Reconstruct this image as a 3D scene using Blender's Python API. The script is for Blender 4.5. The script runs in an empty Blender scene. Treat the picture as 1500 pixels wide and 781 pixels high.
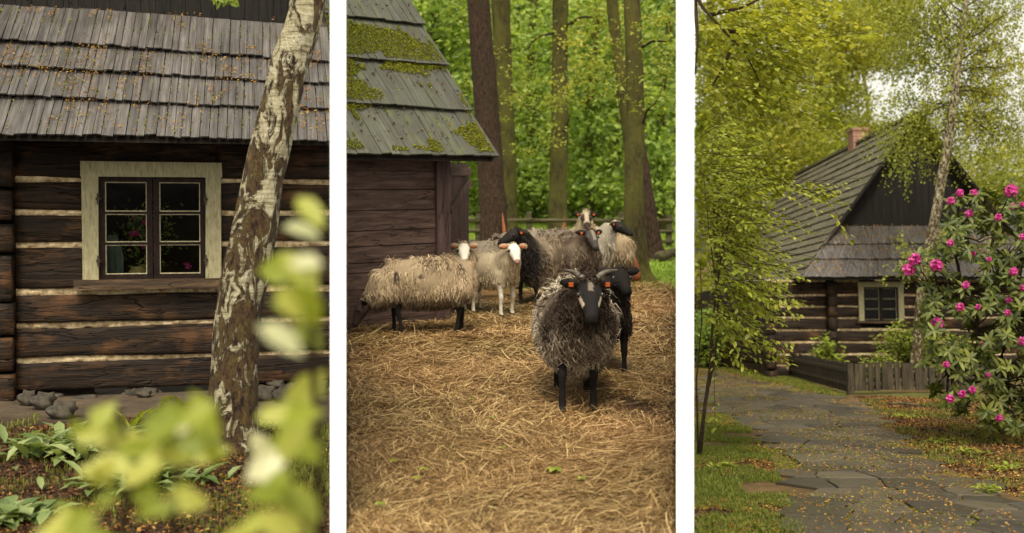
import bpy, math, random
import numpy as np
from mathutils import Vector, Matrix, noise

random.seed(7)
rng = np.random.default_rng(7)
SC = bpy.context.scene
COL = SC.collection
R = math.radians

# ------------------------------------------------------------------ camera, world, sun, exposure
EYE = Vector((0, 0, 1.6))
cam_d = bpy.data.cameras.new('camera'); cam = bpy.data.objects.new('camera', cam_d); COL.objects.link(cam)
cam.location = EYE; cam.rotation_euler = (R(90), 0, 0)
cam_d.sensor_width = 36; cam_d.lens = 36; cam_d.shift_y = -0.027
cam_d.clip_start = 0.05; cam_d.clip_end = 600
cam_d.dof.use_dof = True; cam_d.dof.focus_distance = 8.6; cam_d.dof.aperture_fstop = 1.65
SC.camera = cam
SUN_EL, SUN_AZ = R(56), R(-4)      # sun behind the camera, to its right
w = bpy.data.worlds.new('World'); SC.world = w; w.use_nodes = True
nt = w.node_tree; nt.nodes.clear()
sky = nt.nodes.new('ShaderNodeTexSky'); sky.sky_type = 'NISHITA'; sky.sun_disc = False
sky.sun_elevation = SUN_EL; sky.sun_rotation = R(180) - SUN_AZ
sky.dust_density = 4; sky.air_density = 1.0; sky.ozone_density = 1.0
hs = nt.nodes.new('ShaderNodeHueSaturation'); hs.inputs['Saturation'].default_value = 0.12
tint = nt.nodes.new('ShaderNodeMix'); tint.data_type = 'RGBA'; tint.blend_type = 'MULTIPLY'
tint.inputs[0].default_value = 1.0; tint.inputs[7].default_value = (1.0, 0.95, 0.81, 1)
bg = nt.nodes.new('ShaderNodeBackground'); bg.inputs['Strength'].default_value = 0.15
wo = nt.nodes.new('ShaderNodeOutputWorld')
nt.links.new(sky.outputs[0], hs.inputs['Color']); nt.links.new(hs.outputs[0], tint.inputs[6])
nt.links.new(tint.outputs[2], bg.inputs['Color']); nt.links.new(bg.outputs[0], wo.inputs[0])
sd = bpy.data.lights.new('sun', 'SUN'); sd.energy = 1.35; sd.angle = R(14); sd.color = (1.0, 0.93, 0.78)
so = bpy.data.objects.new('sun', sd); COL.objects.link(so)
sv = Vector((math.sin(SUN_AZ) * math.cos(SUN_EL), -math.cos(SUN_AZ) * math.cos(SUN_EL), math.sin(SUN_EL)))
so.rotation_euler = sv.to_track_quat('Z', 'Y').to_euler(); so.location = sv * 40
SC.view_settings.view_transform = 'Standard'; SC.view_settings.look = 'None'
SC.view_settings.exposure = 0.93; SC.view_settings.gamma = 1
SC.cycles.max_bounces = 6; SC.cycles.diffuse_bounces = 3; SC.cycles.glossy_bounces = 3
SC.cycles.transmission_bounces = 4; SC.cycles.transparent_max_bounces = 8
SC.cycles.use_denoising = True

# ------------------------------------------------------------------ three grounds seen from one eye
F = 1500.0
YH = (320.0, 262.0, 470.0)         # where each ground's own level meets the eye
HE = (1.6, 1.6, 1.2)               # eye height over each ground
TH = [math.atan((350 - y) / F) for y in YH]
RX = [Matrix.Rotation(t, 4, 'X') for t in TH]
MP = [Matrix.Translation(EYE) @ RX[i] @ Matrix.Translation((0, 0, -HE[i])) for i in range(3)]
PAN = 0
def ray(x, y, i=None):
    i = PAN if i is None else i
    d = RX[i].inverted().to_3x3() @ Vector(((x - 750) / F, 1, (350 - y) / F))
    return Vector((0, 0, HE[i])), d
def gnd(x, y, z=0.0, i=None):
    o, d = ray(x, y, i); t = (z - o.z) / d.z
    return o + d * t
def at(x, y, Y, i=None):
    o, d = ray(x, y, i); return o + d * (Y / d.y)
def proj(P, i=None):
    """array of panel-local points -> pixel x, y"""
    i = PAN if i is None else i
    M = np.array(MP[i]); Q = P @ M[:3, :3].T + M[:3, 3]
    return 750 + F * Q[:, 0] / Q[:, 1], 350 - F * (Q[:, 2] - EYE.z) / Q[:, 1]
ULIM = ((-9e9, 482.5), (507.5, 989.5), (1017.5, 9e9))
def inside(P, m=0):
    px, _ = proj(P); a, b = ULIM[PAN]
    return (px > a + m) & (px < b - m)

# ------------------------------------------------------------------ mesh helpers
def mesh_np(name, V, FS, mat, col=None, smooth=False):
    V = np.asarray(V, dtype=np.float32)
    me = bpy.data.meshes.new(name)
    me.vertices.add(len(V)); me.vertices.foreach_set('co', V.ravel())
    FS = [np.asarray(f, dtype=np.int32) for f in FS if len(f)]
    tot = sum(f.size for f in FS); npoly = sum(len(f) for f in FS)
    me.loops.add(tot); me.polygons.add(npoly)
    me.loops.foreach_set('vertex_index', np.concatenate([f.ravel() for f in FS]))
    sizes = np.concatenate([np.full(len(f), f.shape[1], dtype=np.int32) for f in FS])
    st = np.concatenate([[0], np.cumsum(sizes)[:-1]]).astype(np.int32)
    me.polygons.foreach_set('loop_start', st)
    me.polygons.foreach_set('use_smooth', np.full(npoly, bool(smooth)))
    me.update(calc_edges=True); me.validate()
    if col is not None:
        a = me.color_attributes.new('Col', 'FLOAT_COLOR', 'POINT')
        c = np.ones((len(V), 4), dtype=np.float32); c[:, :3] = col
        a.data.foreach_set('color', c.ravel())
    if mat: me.materials.append(mat)
    return me
class Geo:
    """collects pieces as numpy arrays"""
    def __init__(s): s.V = []; s.T = []; s.Q = []; s.C = []; s.n = 0
    def add(s, V, tris=None, quads=None, col=None):
        V = np.asarray(V, dtype=float)
        s.V.append(V)
        if tris is not None and len(tris): s.T.append(np.asarray(tris, dtype=int) + s.n)
        if quads is not None and len(quads): s.Q.append(np.asarray(quads, dtype=int) + s.n)
        if col is not None:
            c = np.asarray(col, dtype=float)
            s.C.append(np.tile(c, (len(V), 1)) if c.ndim == 1 else c)
        s.n += len(V)
    def box(s, x0, x1, y0, y1, z0, z1, M=None, col=None, jit=0):
        V = np.array([(x, y, z) for x in (x0, x1) for y in (y0, y1) for z in (z0, z1)], dtype=float)
        if jit: V += rng.uniform(-jit, jit, V.shape)
        if M is not None: m = np.array(M); V = V @ m[:3, :3].T + m[:3, 3]
        s.add(V, quads=[(0, 1, 3, 2), (4, 6, 7, 5), (0, 4, 5, 1), (2, 3, 7, 6), (0, 2, 6, 4), (1, 5, 7, 3)], col=col)
    def tube(s, P, r, n=8, col=None, cap=True, ry=None, up=None):
        P = [Vector(p) for p in P]; m = len(P); V = []
        for k in range(m):
            t = (P[min(k + 1, m - 1)] - P[max(k - 1, 0)]).normalized()
            u = Vector(up) if up else (Vector((0, 0, 1)) if abs(t.z) < 0.9 else Vector((1, 0, 0)))
            a = t.cross(u).normalized(); b = a.cross(t).normalized()
            rr = r[k] if hasattr(r, '__len__') else r
            rb = (ry[k] if ry is not None else rr)
            for j in range(n):
                an = 2 * math.pi * j / n
                V.append(P[k] + a * (math.cos(an) * rr) + b * (math.sin(an) * rb))
        Q = [(k * n + j, k * n + (j + 1) % n, (k + 1) * n + (j + 1) % n, (k + 1) * n + j) for k in range(m - 1) for j in range(n)]
        T = []
        if cap:
            V += [P[0], P[-1]]; c0 = m * n; c1 = c0 + 1
            T = [(c0, (j + 1) % n, j) for j in range(n)] + [(c1, (m - 1) * n + j, (m - 1) * n + (j + 1) % n) for j in range(n)]
        s.add([tuple(v) for v in V], tris=T, quads=Q, col=col)
    def ball(s, c, rx, ry=None, rz=None, n=10, m=6, col=None, nz=0.0):
        ry = ry or rx; rz = rz or rx; V = []
        for i in range(m + 1):
            p = math.pi * i / m
            for j in range(n):
                a = 2 * math.pi * j / n
                d = Vector((math.sin(p) * math.cos(a), math.sin(p) * math.sin(a), math.cos(p)))
                k = 1 + (nz * noise.noise(d * 1.7 + Vector(c) * 9) if nz else 0)
                V.append((c[0] + rx * d.x * k, c[1] + ry * d.y * k, c[2] + rz * d.z * k))
        s.add(V, quads=[(i * n + j, (i + 1) * n + j, (i + 1) * n + (j + 1) % n, i * n + (j + 1) % n) for i in range(m) for j in range(n)], col=col)
    def mesh(s, name, mat, smooth=False):
        FS = []
        if s.T: FS.append(np.concatenate(s.T))
        if s.Q: FS.append(np.concatenate(s.Q))
        return mesh_np(name, np.concatenate(s.V), FS, mat, np.concatenate(s.C) if s.C else None, smooth)
    def part(s, name, mat, parent, smooth=False, label=None):
        return part(name, s.mesh(name, mat, smooth), parent, label)

def tag(o, label=None, cat=None, group=None, kind=None):
    if label: o['label'] = label
    if cat: o['category'] = cat
    if group: o['group'] = group
    if kind: o['kind'] = kind
    return o
def thing(name, label, cat, loc=(0, 0, 0), rotz=0, group=None, scale=1.0):
    o = bpy.data.objects.new(name, None); COL.objects.link(o); o.empty_display_size = .2
    o.matrix_world = MP[PAN] @ Matrix.Translation(loc) @ Matrix.Rotation(rotz, 4, 'Z') @ Matrix.Scale(scale, 4)
    return tag(o, label, cat, group)
def part(name, me, parent, label=None):
    o = bpy.data.objects.new(name, me); COL.objects.link(o); o.parent = parent
    if label: o['label'] = label
    return o
def solo(name, me, label=None, cat=None, group=None, kind=None, loc=(0, 0, 0), rotz=0, scale=1.0):
    """a top-level object that is one mesh, standing in the current ground's frame"""
    o = bpy.data.objects.new(name, me); COL.objects.link(o)
    o.matrix_world = MP[PAN] @ Matrix.Translation(loc) @ Matrix.Rotation(rotz, 4, 'Z') @ Matrix.Scale(scale, 4)
    return tag(o, label, cat, group, kind)
def copy_tree(o, parent=None):
    c = o.copy(); COL.objects.link(c); c.parent = parent
    for ch in [x for x in bpy.data.objects if x.parent == o]: copy_tree(ch, c)
    return c

def unit(A): return A / np.maximum(np.linalg.norm(A, axis=1, keepdims=True), 1e-9)
def leaf4(C, D, L, W, bend=0.15):
    """diamond leaves: centres C, directions D, lengths L, width ratio W"""
    n = len(C); D = unit(D); S = unit(np.cross(D, rng.normal(size=(n, 3)))); N = np.cross(S, D)
    L = np.broadcast_to(L, n)[:, None]; W = np.broadcast_to(W, n)[:, None]
    V = np.empty((n, 4, 3))
    V[:, 0] = C - D * L * .5; V[:, 2] = C + D * L * .5
    V[:, 1] = C + S * L * W * .5 + N * L * bend; V[:, 3] = C - S * L * W * .5 + N * L * bend
    return V.reshape(-1, 3), np.arange(n * 4).reshape(n, 4)
def leaf8(B, D, N, L, W, bend=.25, fold=.15):
    """oval leaves from base B along D with normals about N: 8 vertices, 6 faces"""
    n = len(B); D = unit(D); S = unit(np.cross(D, N)); N = np.cross(S, D)
    L = np.broadcast_to(L, n)[:, None]; W = np.broadcast_to(W, n)[:, None]
    def p(t, s, h): return B + D * L * t + S * L * W * s + N * L * h
    V = np.stack([p(0, 0, 0), p(.3, .42, fold * W * .8 - bend * .05), p(.3, 0, -bend * .05), p(.3, -.42, fold * W * .8 - bend * .05),
                  p(.68, .42, fold * W * .8 - bend * .4), p(.68, 0, -bend * .4), p(.68, -.42, fold * W * .8 - bend * .4), p(1, 0, -bend)], axis=1)
    b = (np.arange(n) * 8)[:, None]
    T = np.concatenate([b + np.array([[0, 1, 2]]), b + np.array([[0, 2, 3]]), b + np.array([[4, 7, 5]]), b + np.array([[5, 7, 6]])])
    Q = np.concatenate([b + np.array([[1, 4, 5, 2]]), b + np.array([[2, 5, 6, 3]])])
    return V.reshape(-1, 3), T, Q
def blades(P, H, W, lean=.5):
    """grass blades: three-sided bent strips"""
    n = len(P); a = rng.uniform(0, 2 * math.pi, n); d = np.stack([np.cos(a), np.sin(a), np.zeros(n)], 1)
    s = np.stack([-np.sin(a), np.cos(a), np.zeros(n)], 1); k = rng.uniform(.1, lean, n)[:, None]
    H = np.broadcast_to(H, n)[:, None]; up = np.array([[0, 0, 1.0]])
    V = np.stack([P - s * W, P + s * W, P + up * H * .6 + d * H * k * .35 + s * W * .8, P + up * H * .6 + d * H * k * .35 - s * W * .8, P + up * H * (1 - k * .25) + d * H * k], 1)
    b = (np.arange(n) * 5)[:, None]
    return V.reshape(-1, 3), b + np.array([[3, 2, 4]]), b + np.array([[0, 1, 2, 3]])
def strands(P, D, L, r, seg=2, wob=.12):
    """flat ribbons lying about direction D"""
    n = len(P); D = unit(D); S = unit(np.cross(D, np.array([[0, 0, 1.0]]) + rng.normal(size=(n, 3)) * .35))
    V = []; off = np.zeros((n, 3)); L = np.broadcast_to(L, n)[:, None]; r = np.broadcast_to(r, n)[:, None]
    for k in range(seg + 1):
        t = k / seg - .5
        c = P + D * L * t + off
        V += [c - S * r, c + S * r]; off = off + rng.normal(size=(n, 3)) * L * wob / seg
    V = np.stack(V, 1); m = 2 * (seg + 1); b = (np.arange(n) * m)[:, None]
    Q = np.concatenate([b + np.array([[2 * k, 2 * k + 1, 2 * k + 3, 2 * k + 2]]) for k in range(seg)])
    return V.reshape(-1, 3), Q
def sample_poly(poly, n):
    poly = np.array([(p[0], p[1]) for p in poly]); lo = poly.min(0); hi = poly.max(0); out = []
    while sum(len(o) for o in out) < n:
        q = rng.uniform(lo, hi, (n * 2, 2)); c = np.zeros(len(q), bool); j = len(poly) - 1
        for i in range(len(poly)):
            xi, yi = poly[i]; xj, yj = poly[j]
            c ^= ((yi > q[:, 1]) != (yj > q[:, 1])) & (q[:, 0] < (xj - xi) * (q[:, 1] - yi) / (yj - yi + 1e-12) + xi); j = i
        out.append(q[c])
        if len(q[c]) == 0: break
    return np.concatenate(out)[:n]
def in_poly(q, poly):
    c = np.zeros(len(q), bool); j = len(poly) - 1
    for i in range(len(poly)):
        xi, yi = poly[i][:2]; xj, yj = poly[j][:2]
        c ^= ((yi > q[:, 1]) != (yj > q[:, 1])) & (q[:, 0] < (xj - xi) * (q[:, 1] - yi) / (yj - yi + 1e-12) + xi); j = i
    return c
def fbm(P, s, seed=0.0):
    return np.array([noise.fractal(Vector((float(p[0]), float(p[1]), float(p[2]) if len(p) > 2 else 0.)) * s + Vector((seed, seed * 2, seed * 3)), 1.0, 2.0, 3) for p in P])

# ------------------------------------------------------------------ materials
class Mat:
    def __init__(s, name):
        s.m = bpy.data.materials.new(name); s.m.use_nodes = True; s.t = s.m.node_tree; s.t.nodes.clear()
        s.out = s.t.nodes.new('ShaderNodeOutputMaterial'); s.c = s.n('ShaderNodeTexCoord')
    def n(s, ty, ins=None, **kw):
        nd = s.t.nodes.new(ty)
        for k, v in kw.items(): setattr(nd, k, v)
        for k, v in (ins or {}).items(): s.set(nd.inputs[k], v)
        return nd
    def set(s, inp, v):
        if isinstance(v, bpy.types.NodeSocket): s.t.links.new(v, inp)
        elif isinstance(v, (tuple, list)) and len(v) == 3 and inp.type == 'RGBA': inp.default_value = (*v, 1)
        else: inp.default_value = v
    def coord(s, scale=(1, 1, 1), kind='Object'):
        return s.n('ShaderNodeMapping', {'Vector': s.c.outputs[kind], 'Scale': scale}).outputs[0]
    def noise(s, vec, scale=5, detail=4, rough=.6, dist=0):
        return s.n('ShaderNodeTexNoise', {'Vector': vec, 'Scale': scale, 'Detail': detail, 'Roughness': rough, 'Distortion': dist}).outputs[0]
    def ramp(s, fac, stops):
        r = s.n('ShaderNodeValToRGB', {'Fac': fac}); e = r.color_ramp.elements
        while len(e) < len(stops): e.new(.5)
        for k, (p, c) in enumerate(stops):
            e[k].position = p; e[k].color = (*c, 1) if hasattr(c, '__len__') else (c, c, c, 1)
        return r.outputs[0]
    def mix(s, f, a, b, mode='MIX'):
        x = s.n('ShaderNodeMix', data_type='RGBA', blend_type=mode)
        s.set(x.inputs[0], f); s.set(x.inputs[6], a); s.set(x.inputs[7], b); return x.outputs[2]
    def math(s, op, a, b=0.0, cl=False):
        x = s.n('ShaderNodeMath', operation=op, use_clamp=cl); s.set(x.inputs[0], a); s.set(x.inputs[1], b); return x.outputs[0]
    def isl(s): return s.n('ShaderNodeNewGeometry').outputs['Random Per Island']
    def bump(s, h, st=.5, dist=.01): return s.n('ShaderNodeBump', {'Height': h, 'Strength': st, 'Distance': dist}).outputs[0]
    def pbsdf(s, col, rough=.7, bump=None, spec=.5, **ins):
        p = s.n('ShaderNodeBsdfPrincipled', {'Base Color': col, 'Roughness': rough, 'Specular IOR Level': spec})
        if bump is not None: s.set(p.inputs['Normal'], bump)
        for k, v in ins.items(): s.set(p.inputs[k.replace('_', ' ')], v)
        return p.outputs[0]
    def done(s, sh): s.t.links.new(sh, s.out.inputs[0]); return s.m

def wood(name, cols, scale=1.0, stretch=(1, 12, 12), rough=.7, bump=.6, spec=.4, isl=.35, wear=None):
    m = Mat(name); v = m.coord(tuple(k * scale for k in stretch))
    n1 = m.noise(v, 2.2, 6, .65, .3); c = m.ramp(n1, [(.3, cols[0]), (.5, cols[1]), (.72, cols[2])])
    if wear:
        n3 = m.noise(m.coord((1.2, 3, 3)), 1.6, 5, .6); c = m.mix(m.ramp(n3, [(.52, 0.), (.66, 1.)]), c, wear)
    k = m.math('ADD', m.math('MULTIPLY', m.isl(), isl * 2), 1 - isl)
    c = m.mix(1.0, c, m.n('ShaderNodeCombineColor', {'Red': k, 'Green': k, 'Blue': k}).outputs[0], 'MULTIPLY')
    n4 = m.noise(m.coord(tuple(k * .55 for k in stretch)), 2.1, 3, .5, .6); crk = m.ramp(n4, [(.486, 0.), (.5, 1.), (.514, 0.)])
    vo = m.n('ShaderNodeTexVoronoi', {'Vector': m.coord(tuple(min(k, 4) * 1. for k in stretch)), 'Scale': 1.3}).outputs[0]
    c = m.mix(m.ramp(vo, [(.03, .85), (.075, 0.)]), c, (.01, .006, .004)); c = m.mix(m.math('MULTIPLY', crk, .85), c, (.006, .004, .003))
    n2 = m.math('SUBTRACT', m.noise(m.coord(tuple(k * scale for k in stretch)), 6, 5, .7), m.math('MULTIPLY', crk, 1.2))
    return m.done(m.pbsdf(c, rough, m.bump(m.math('ADD', n1, n2), bump, .012), spec))
def leafmat(name, a, b, c=None, trans=.45, rough=.45, spec=.4):
    m = Mat(name); r = m.isl()
    col = m.ramp(r, [(0., a), (.5, b), (1., c or b)])
    big = m.noise(m.coord(), .45, 2, .5)
    col = m.mix(1.0, col, m.ramp(big, [(.3, (.72, .8, .7)), (.7, (1.2, 1.12, 1.1))]), 'MULTIPLY')
    p = m.pbsdf(col, rough, None, spec)
    tcol = m.mix(1.0, col, (1.35, 1.3, .6), 'MULTIPLY')
    t = m.n('ShaderNodeBsdfTranslucent', {'Color': tcol}).outputs[0]
    return m.done(m.n('ShaderNodeMixShader', {0: trans, 1: p, 2: t}).outputs[0])
def colmat(name, rough=.8, isl=.25, spec=.3, bscale=40, bst=.3, trans=0):
    m = Mat(name); c = m.n('ShaderNodeAttribute', attribute_name='Col').outputs[0]
    k = m.math('ADD', m.math('MULTIPLY', m.isl(), isl * 2), 1 - isl)
    c = m.mix(1.0, c, m.n('ShaderNodeCombineColor', {'Red': k, 'Green': k, 'Blue': k}).outputs[0], 'MULTIPLY')
    sh = m.pbsdf(c, rough, m.bump(m.noise(m.coord(), bscale, 4), bst, .01), spec)
    if trans:
        t = m.n('ShaderNodeBsdfTranslucent', {'Color': c}).outputs[0]
        sh = m.n('ShaderNodeMixShader', {0: trans, 1: sh, 2: t}).outputs[0]
    return m.done(sh)
def plain(name, a, b, scale=8, rough=.7, bump=.3, spec=.4, stretch=(1, 1, 1), metal=0.):
    m = Mat(name); n1 = m.noise(m.coord(stretch), scale, 6, .65)
    return m.done(m.pbsdf(m.ramp(n1, [(.35, a), (.65, b)]), rough, m.bump(n1, bump, .01), spec, Metallic=metal))
def birch_bark(name, lowz, highz, sc=1.0):
    m = Mat(name); o = m.coord((7 * sc, 7 * sc, 3.2 * sc)); n1 = m.noise(o, 1.5, 7, .68, .8)
    z = m.n('ShaderNodeSeparateXYZ', {0: m.c.outputs['Object']}).outputs[2]
    zz = m.n('ShaderNodeMapRange', {'Value': z, 'From Min': lowz, 'From Max': highz, 'To Min': -.06, 'To Max': .065}).outputs[0]
    f = m.math('ADD', n1, zz)
    white = m.ramp(m.noise(m.coord((4 * sc, 4 * sc, 40 * sc)), 1.2, 5, .7), [(.35, (.16, .12, .06)), (.45, (.46, .4, .24)), (.65, (.66, .6, .42))])
    dark = m.ramp(m.noise(m.coord((14 * sc, 14 * sc, 5 * sc)), 2, 6, .7), [(.38, (.014, .007, .004)), (.47, (.085, .042, .018)), (.58, (.1, .075, .018)), (.7, (.24, .11, .045))])
    c = m.mix(m.ramp(f, [(.5, 0.), (.52, 1.)]), dark, white)
    hgt = m.math('ADD', m.ramp(f, [(.47, 0.), (.55, 1.)]), m.math('MULTIPLY', m.noise(m.coord((20 * sc, 20 * sc, 9 * sc)), 2, 6, .7), 1.2))
    return m.done(m.pbsdf(c, .75, m.bump(hgt, 1.0, .05), .3))
def bark(name, a, b, moss, amt=.5, sc=1.0):
    m = Mat(name); v = m.coord((16 * sc, 16 * sc, 5 * sc)); n1 = m.noise(v, 1.6, 7, .72, .5)
    c = m.ramp(n1, [(.35, a), (.65, b)])
    n2 = m.noise(m.coord((1, 1, .6)), 2.5, 5, .65)
    c = m.mix(m.ramp(n2, [(.62 - .35 * amt, 0.), (.78 - .3 * amt, .9)]), c, moss)
    return m.done(m.pbsdf(c, .9, m.bump(n1, 1.0, .09), .15))

M = {}
M['log'] = wood('dark_hewn_log', ((.0045, .0022, .001), (.018, .0088, .0036), (.06, .029, .011)), 1, (.7, 8, 8), .62, 1.0, .25, .3, (.11, .05, .018))
M['chink'] = plain('chinking_mortar', (.22, .14, .07), (.72, .57, .35), 18, .95, 1.0, .1)
M['shingle'] = None
def shingle_mat(name, cols, moss, mossamt, rough, along=(22, 1.2, 1.2)):
    m = Mat(name); v = m.coord(along); n1 = m.noise(v, 1.5, 6, .7)
    c = m.ramp(n1, [(.3, cols[0]), (.5, cols[1]), (.75, cols[2])])
    k = m.math('ADD', m.math('MULTIPLY', m.isl(), .5), .75)
    c = m.mix(1.0, c, m.n('ShaderNodeCombineColor', {'Red': k, 'Green': k, 'Blue': m.math('MULTIPLY', k, 1.02)}).outputs[0], 'MULTIPLY')
    n2 = m.noise(m.coord((3, 1, 1)), 2.4, 7, .7)
    c = m.mix(m.ramp(n2, [(.7 - mossamt * .3, 0.), (.8 - mossamt * .25, .9)]), c, moss)
    n3 = m.noise(m.coord(), 3.0, 4, .6)
    rg = m.ramp(n3, [(.35, rough), (.65, min(1, rough + .25))])
    return m.done(m.pbsdf(c, rg, m.bump(n1, .7, .01), .7))
M['shingle_a'] = shingle_mat('wet_grey_shingle', ((.02, .017, .014), (.066, .057, .05), (.165, .148, .135)), (.07, .075, .012), .3, .3)  # lightest tone raised to paint the glints of specular wet slats
M['shingle_b'] = shingle_mat('mossy_grey_shingle', ((.022, .021, .013), (.05, .05, .032), (.095, .092, .065)), (.075, .085, .018), .55, .6)
M['shingle_c'] = shingle_mat('brown_grey_shingle', ((.035, .03, .016), (.095, .082, .046), (.17, .148, .09)), (.07, .07, .015), .4, .6)
M['deck'] = plain('roof_underside', (.015, .011, .008), (.04, .03, .02), 6, .9)
M['gable'] = wood('dark_gable_board', ((.003, .0022, .0016), (.008, .006, .0045), (.018, .013, .009)), 1, (9, 9, .8), .75, .6, .25, .3)
M['white_divider'] = plain('white_strip', (.85, .87, .91), (.87, .89, .93), 30, .8, .05, .2)
M['moss'] = leafmat('moss', (.1, .115, .008), (.17, .18, .014), (.26, .25, .03), .15, .9, .1)
M['litter'] = leafmat('catkin_litter', (.2, .08, .02), (.36, .18, .045), (.46, .31, .1), .2, .8, .2)
M['brownleaf'] = leafmat('dead_leaves', (.02, .009, .005), (.06, .025, .01), (.17, .085, .03), .1, .7, .3)
M['casing'] = None
def paint():
    m = Mat('old_cream_paint'); n1 = m.noise(m.coord((14, 14, 3)), 3, 7, .75)
    c = m.ramp(n1, [(.3, (.07, .06, .03)), (.42, (.24, .21, .11)), (.7, (.42, .38, .23))])
    return m.done(m.pbsdf(c, .6, m.bump(n1, .5, .006), .4))
M['casing'] = paint()
M['sash'] = wood('brown_sash_paint', ((.006, .003, .002), (.014, .007, .005), (.03, .015, .009)), 1, (6, 6, 6), .6, .3, .15, .1)
M['putty'] = plain('putty', (.3, .26, .14), (.5, .46, .3), 20, .7)
M['iron'] = plain('rusty_iron', (.02, .014, .01), (.06, .035, .02), 30, .7, .4)
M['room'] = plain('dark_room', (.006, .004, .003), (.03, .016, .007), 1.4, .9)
M['sillwood'] = wood('worn_sill', ((.02, .012, .007), (.06, .035, .018), (.16, .1, .05)), 1, (1, 10, 10), .7, .7, .3, .1)
m = Mat('window_glass')
fr = m.n('ShaderNodeLayerWeight', {'Blend': .18}).outputs['Fresnel']
M['glass'] = m.done(m.n('ShaderNodeMixShader', {0: m.math('MULTIPLY', fr, .8), 1: m.n('ShaderNodeBsdfTransparent', {'Color': (.75, .76, .7)}).outputs[0],
      2: m.n('ShaderNodeBsdfGlossy', {'Color': (.9, .9, .9), 'Roughness': .03, 'Normal': m.bump(m.noise(m.coord(), 3, 2), .15, .02)}).outputs[0]}).outputs[0])
M['curtain'] = plain('teal_cloth', (.07, .11, .09), (.14, .19, .16), 5, .9)
M['pot'] = plain('ochre_ceramic', (.22, .18, .06), (.36, .3, .11), 12, .35, .1)
M['pink'] = leafmat('pink_petals', (.42, .02, .22), (.58, .05, .33), (.7, .15, .46), .35, .5, .3)
M['stone'] = plain('field_stone', (.018, .014, .01), (.095, .078, .055), 9, .85, 1.0)
M['flag'] = None
m = Mat('wet_flagstone'); n1 = m.noise(m.coord(), 1.4, 6, .65); n2 = m.noise(m.coord(), 9, 6, .7); k = m.math('ADD', m.math('MULTIPLY', m.isl(), .9), .55)
c = m.ramp(n1, [(.3, (.02, .015, .01)), (.5, (.066, .051, .035)), (.68, (.05, .044, .018))])
c = m.mix(1.0, c, m.n('ShaderNodeCombineColor', {'Red': k, 'Green': k, 'Blue': k}).outputs[0], 'MULTIPLY')
M['flag'] = m.done(m.pbsdf(c, m.ramp(n2, [(.3, .24), (.7, .6)]), m.bump(m.math('ADD', n1, m.math('MULTIPLY', n2, .4)), .6, .02), .5))
m = Mat('bare_ground'); c = m.n('ShaderNodeAttribute', attribute_name='Col').outputs[0]; n1 = m.noise(m.coord(), 3.5, 8, .72); n2 = m.noise(m.coord(), .8, 4, .6)
c = m.mix(1.0, c, m.ramp(n1, [(.3, (.45, .45, .45)), (.7, (1.5, 1.45, 1.4))]), 'MULTIPLY'); c = m.mix(1.0, c, m.ramp(n2, [(.3, (.8, .85, .8)), (.7, (1.2, 1.12, 1.1))]), 'MULTIPLY')
M['ground'] = m.done(m.pbsdf(c, .9, m.bump(n1, .8, .04), .2))
M['straw'] = leafmat('straw', (.08, .038, .012), (.28, .16, .06), (.62, .44, .22), .1, .6, .35)
M['meadow'] = leafmat('sunlit_tone_grass', (.15, .23, .03), (.25, .36, .05), (.4, .5, .1), .4, .6, .3)  # lighter copy of the grass, sunlit brightness painted into the colour
M['grass'] = leafmat('grass_blades', (.08, .11, .014), (.14, .17, .022), (.24, .25, .05), .35, .6, .3)
M['birch'] = birch_bark('birch_bark', .3, 3.2)
M['birch2'] = birch_bark('slim_birch_bark', -1, 8, 2.6)
M['pinebark'] = bark('scaly_brown_bark', (.014, .008, .006), (.11, .066, .045), (.05, .042, .02), .25, 1.3)
M['mossbark'] = bark('mossy_bark', (.02, .016, .008), (.12, .1, .042), (.13, .12, .03), .7)
M['twig'] = bark('twig_bark', (.035, .022, .012), (.1, .065, .035), (.07, .065, .02), .3, 2)
M['scar'] = plain('bare_red_wood', (.2, .06, .025), (.38, .13, .05), 9, .7, .5)
M['l_forest'] = leafmat('forest_leaves', (.09, .15, .025), (.26, .37, .065), (.5, .6, .18), .5)
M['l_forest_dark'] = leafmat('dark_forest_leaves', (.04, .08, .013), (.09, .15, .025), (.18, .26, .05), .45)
M['l_yellow'] = leafmat('spring_leaves', (.15, .175, .018), (.28, .3, .03), (.47, .47, .09), .5)
M['l_yellow2'] = leafmat('young_tree_leaves', (.12, .15, .015), (.23, .26, .028), (.42, .43, .08), .5)
M['l_birch'] = leafmat('birch_leaves', (.17, .2, .028), (.31, .34, .055), (.5, .5, .11), .5)
M['l_rhodo'] = leafmat('rhododendron_leaves', (.035, .05, .007), (.085, .1, .014), (.17, .18, .035), .2, .42, .25)
M['l_shrub'] = leafmat('shrub_leaves', (.17, .23, .03), (.28, .34, .05), (.4, .44, .09), .4)
M['l_blur'] = leafmat('near_leaves', (.16, .21, .02), (.26, .31, .03), (.45, .47, .12), .45, .5)
M['l_sheen'] = leafmat('sheen_leaves', (.3, .33, .17), (.4, .43, .24), (.55, .56, .36), .35, .3)  # whitish tone paints a glossy reflection onto some near leaves
M['l_lily'] = leafmat('lily_leaves', (.11, .16, .05), (.19, .25, .09), (.32, .37, .16), .3, .4, .5)
M['shed'] = wood('purple_brown_board', ((.03, .017, .013), (.075, .044, .034), (.14, .09, .072)), 1, (1, 9, 9), .7, .5, .3, .18)
M['shedv'] = wood('upright_brown_board', ((.03, .016, .015), (.065, .037, .033), (.12, .072, .062)), 1, (9, 9, 1), .7, .5, .3, .18)
M['picket'] = wood('mossy_grey_picket', ((.016, .012, .007), (.045, .034, .021), (.085, .066, .038)), 1, (8, 8, 1), .8, .6, .25, .3)
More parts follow.
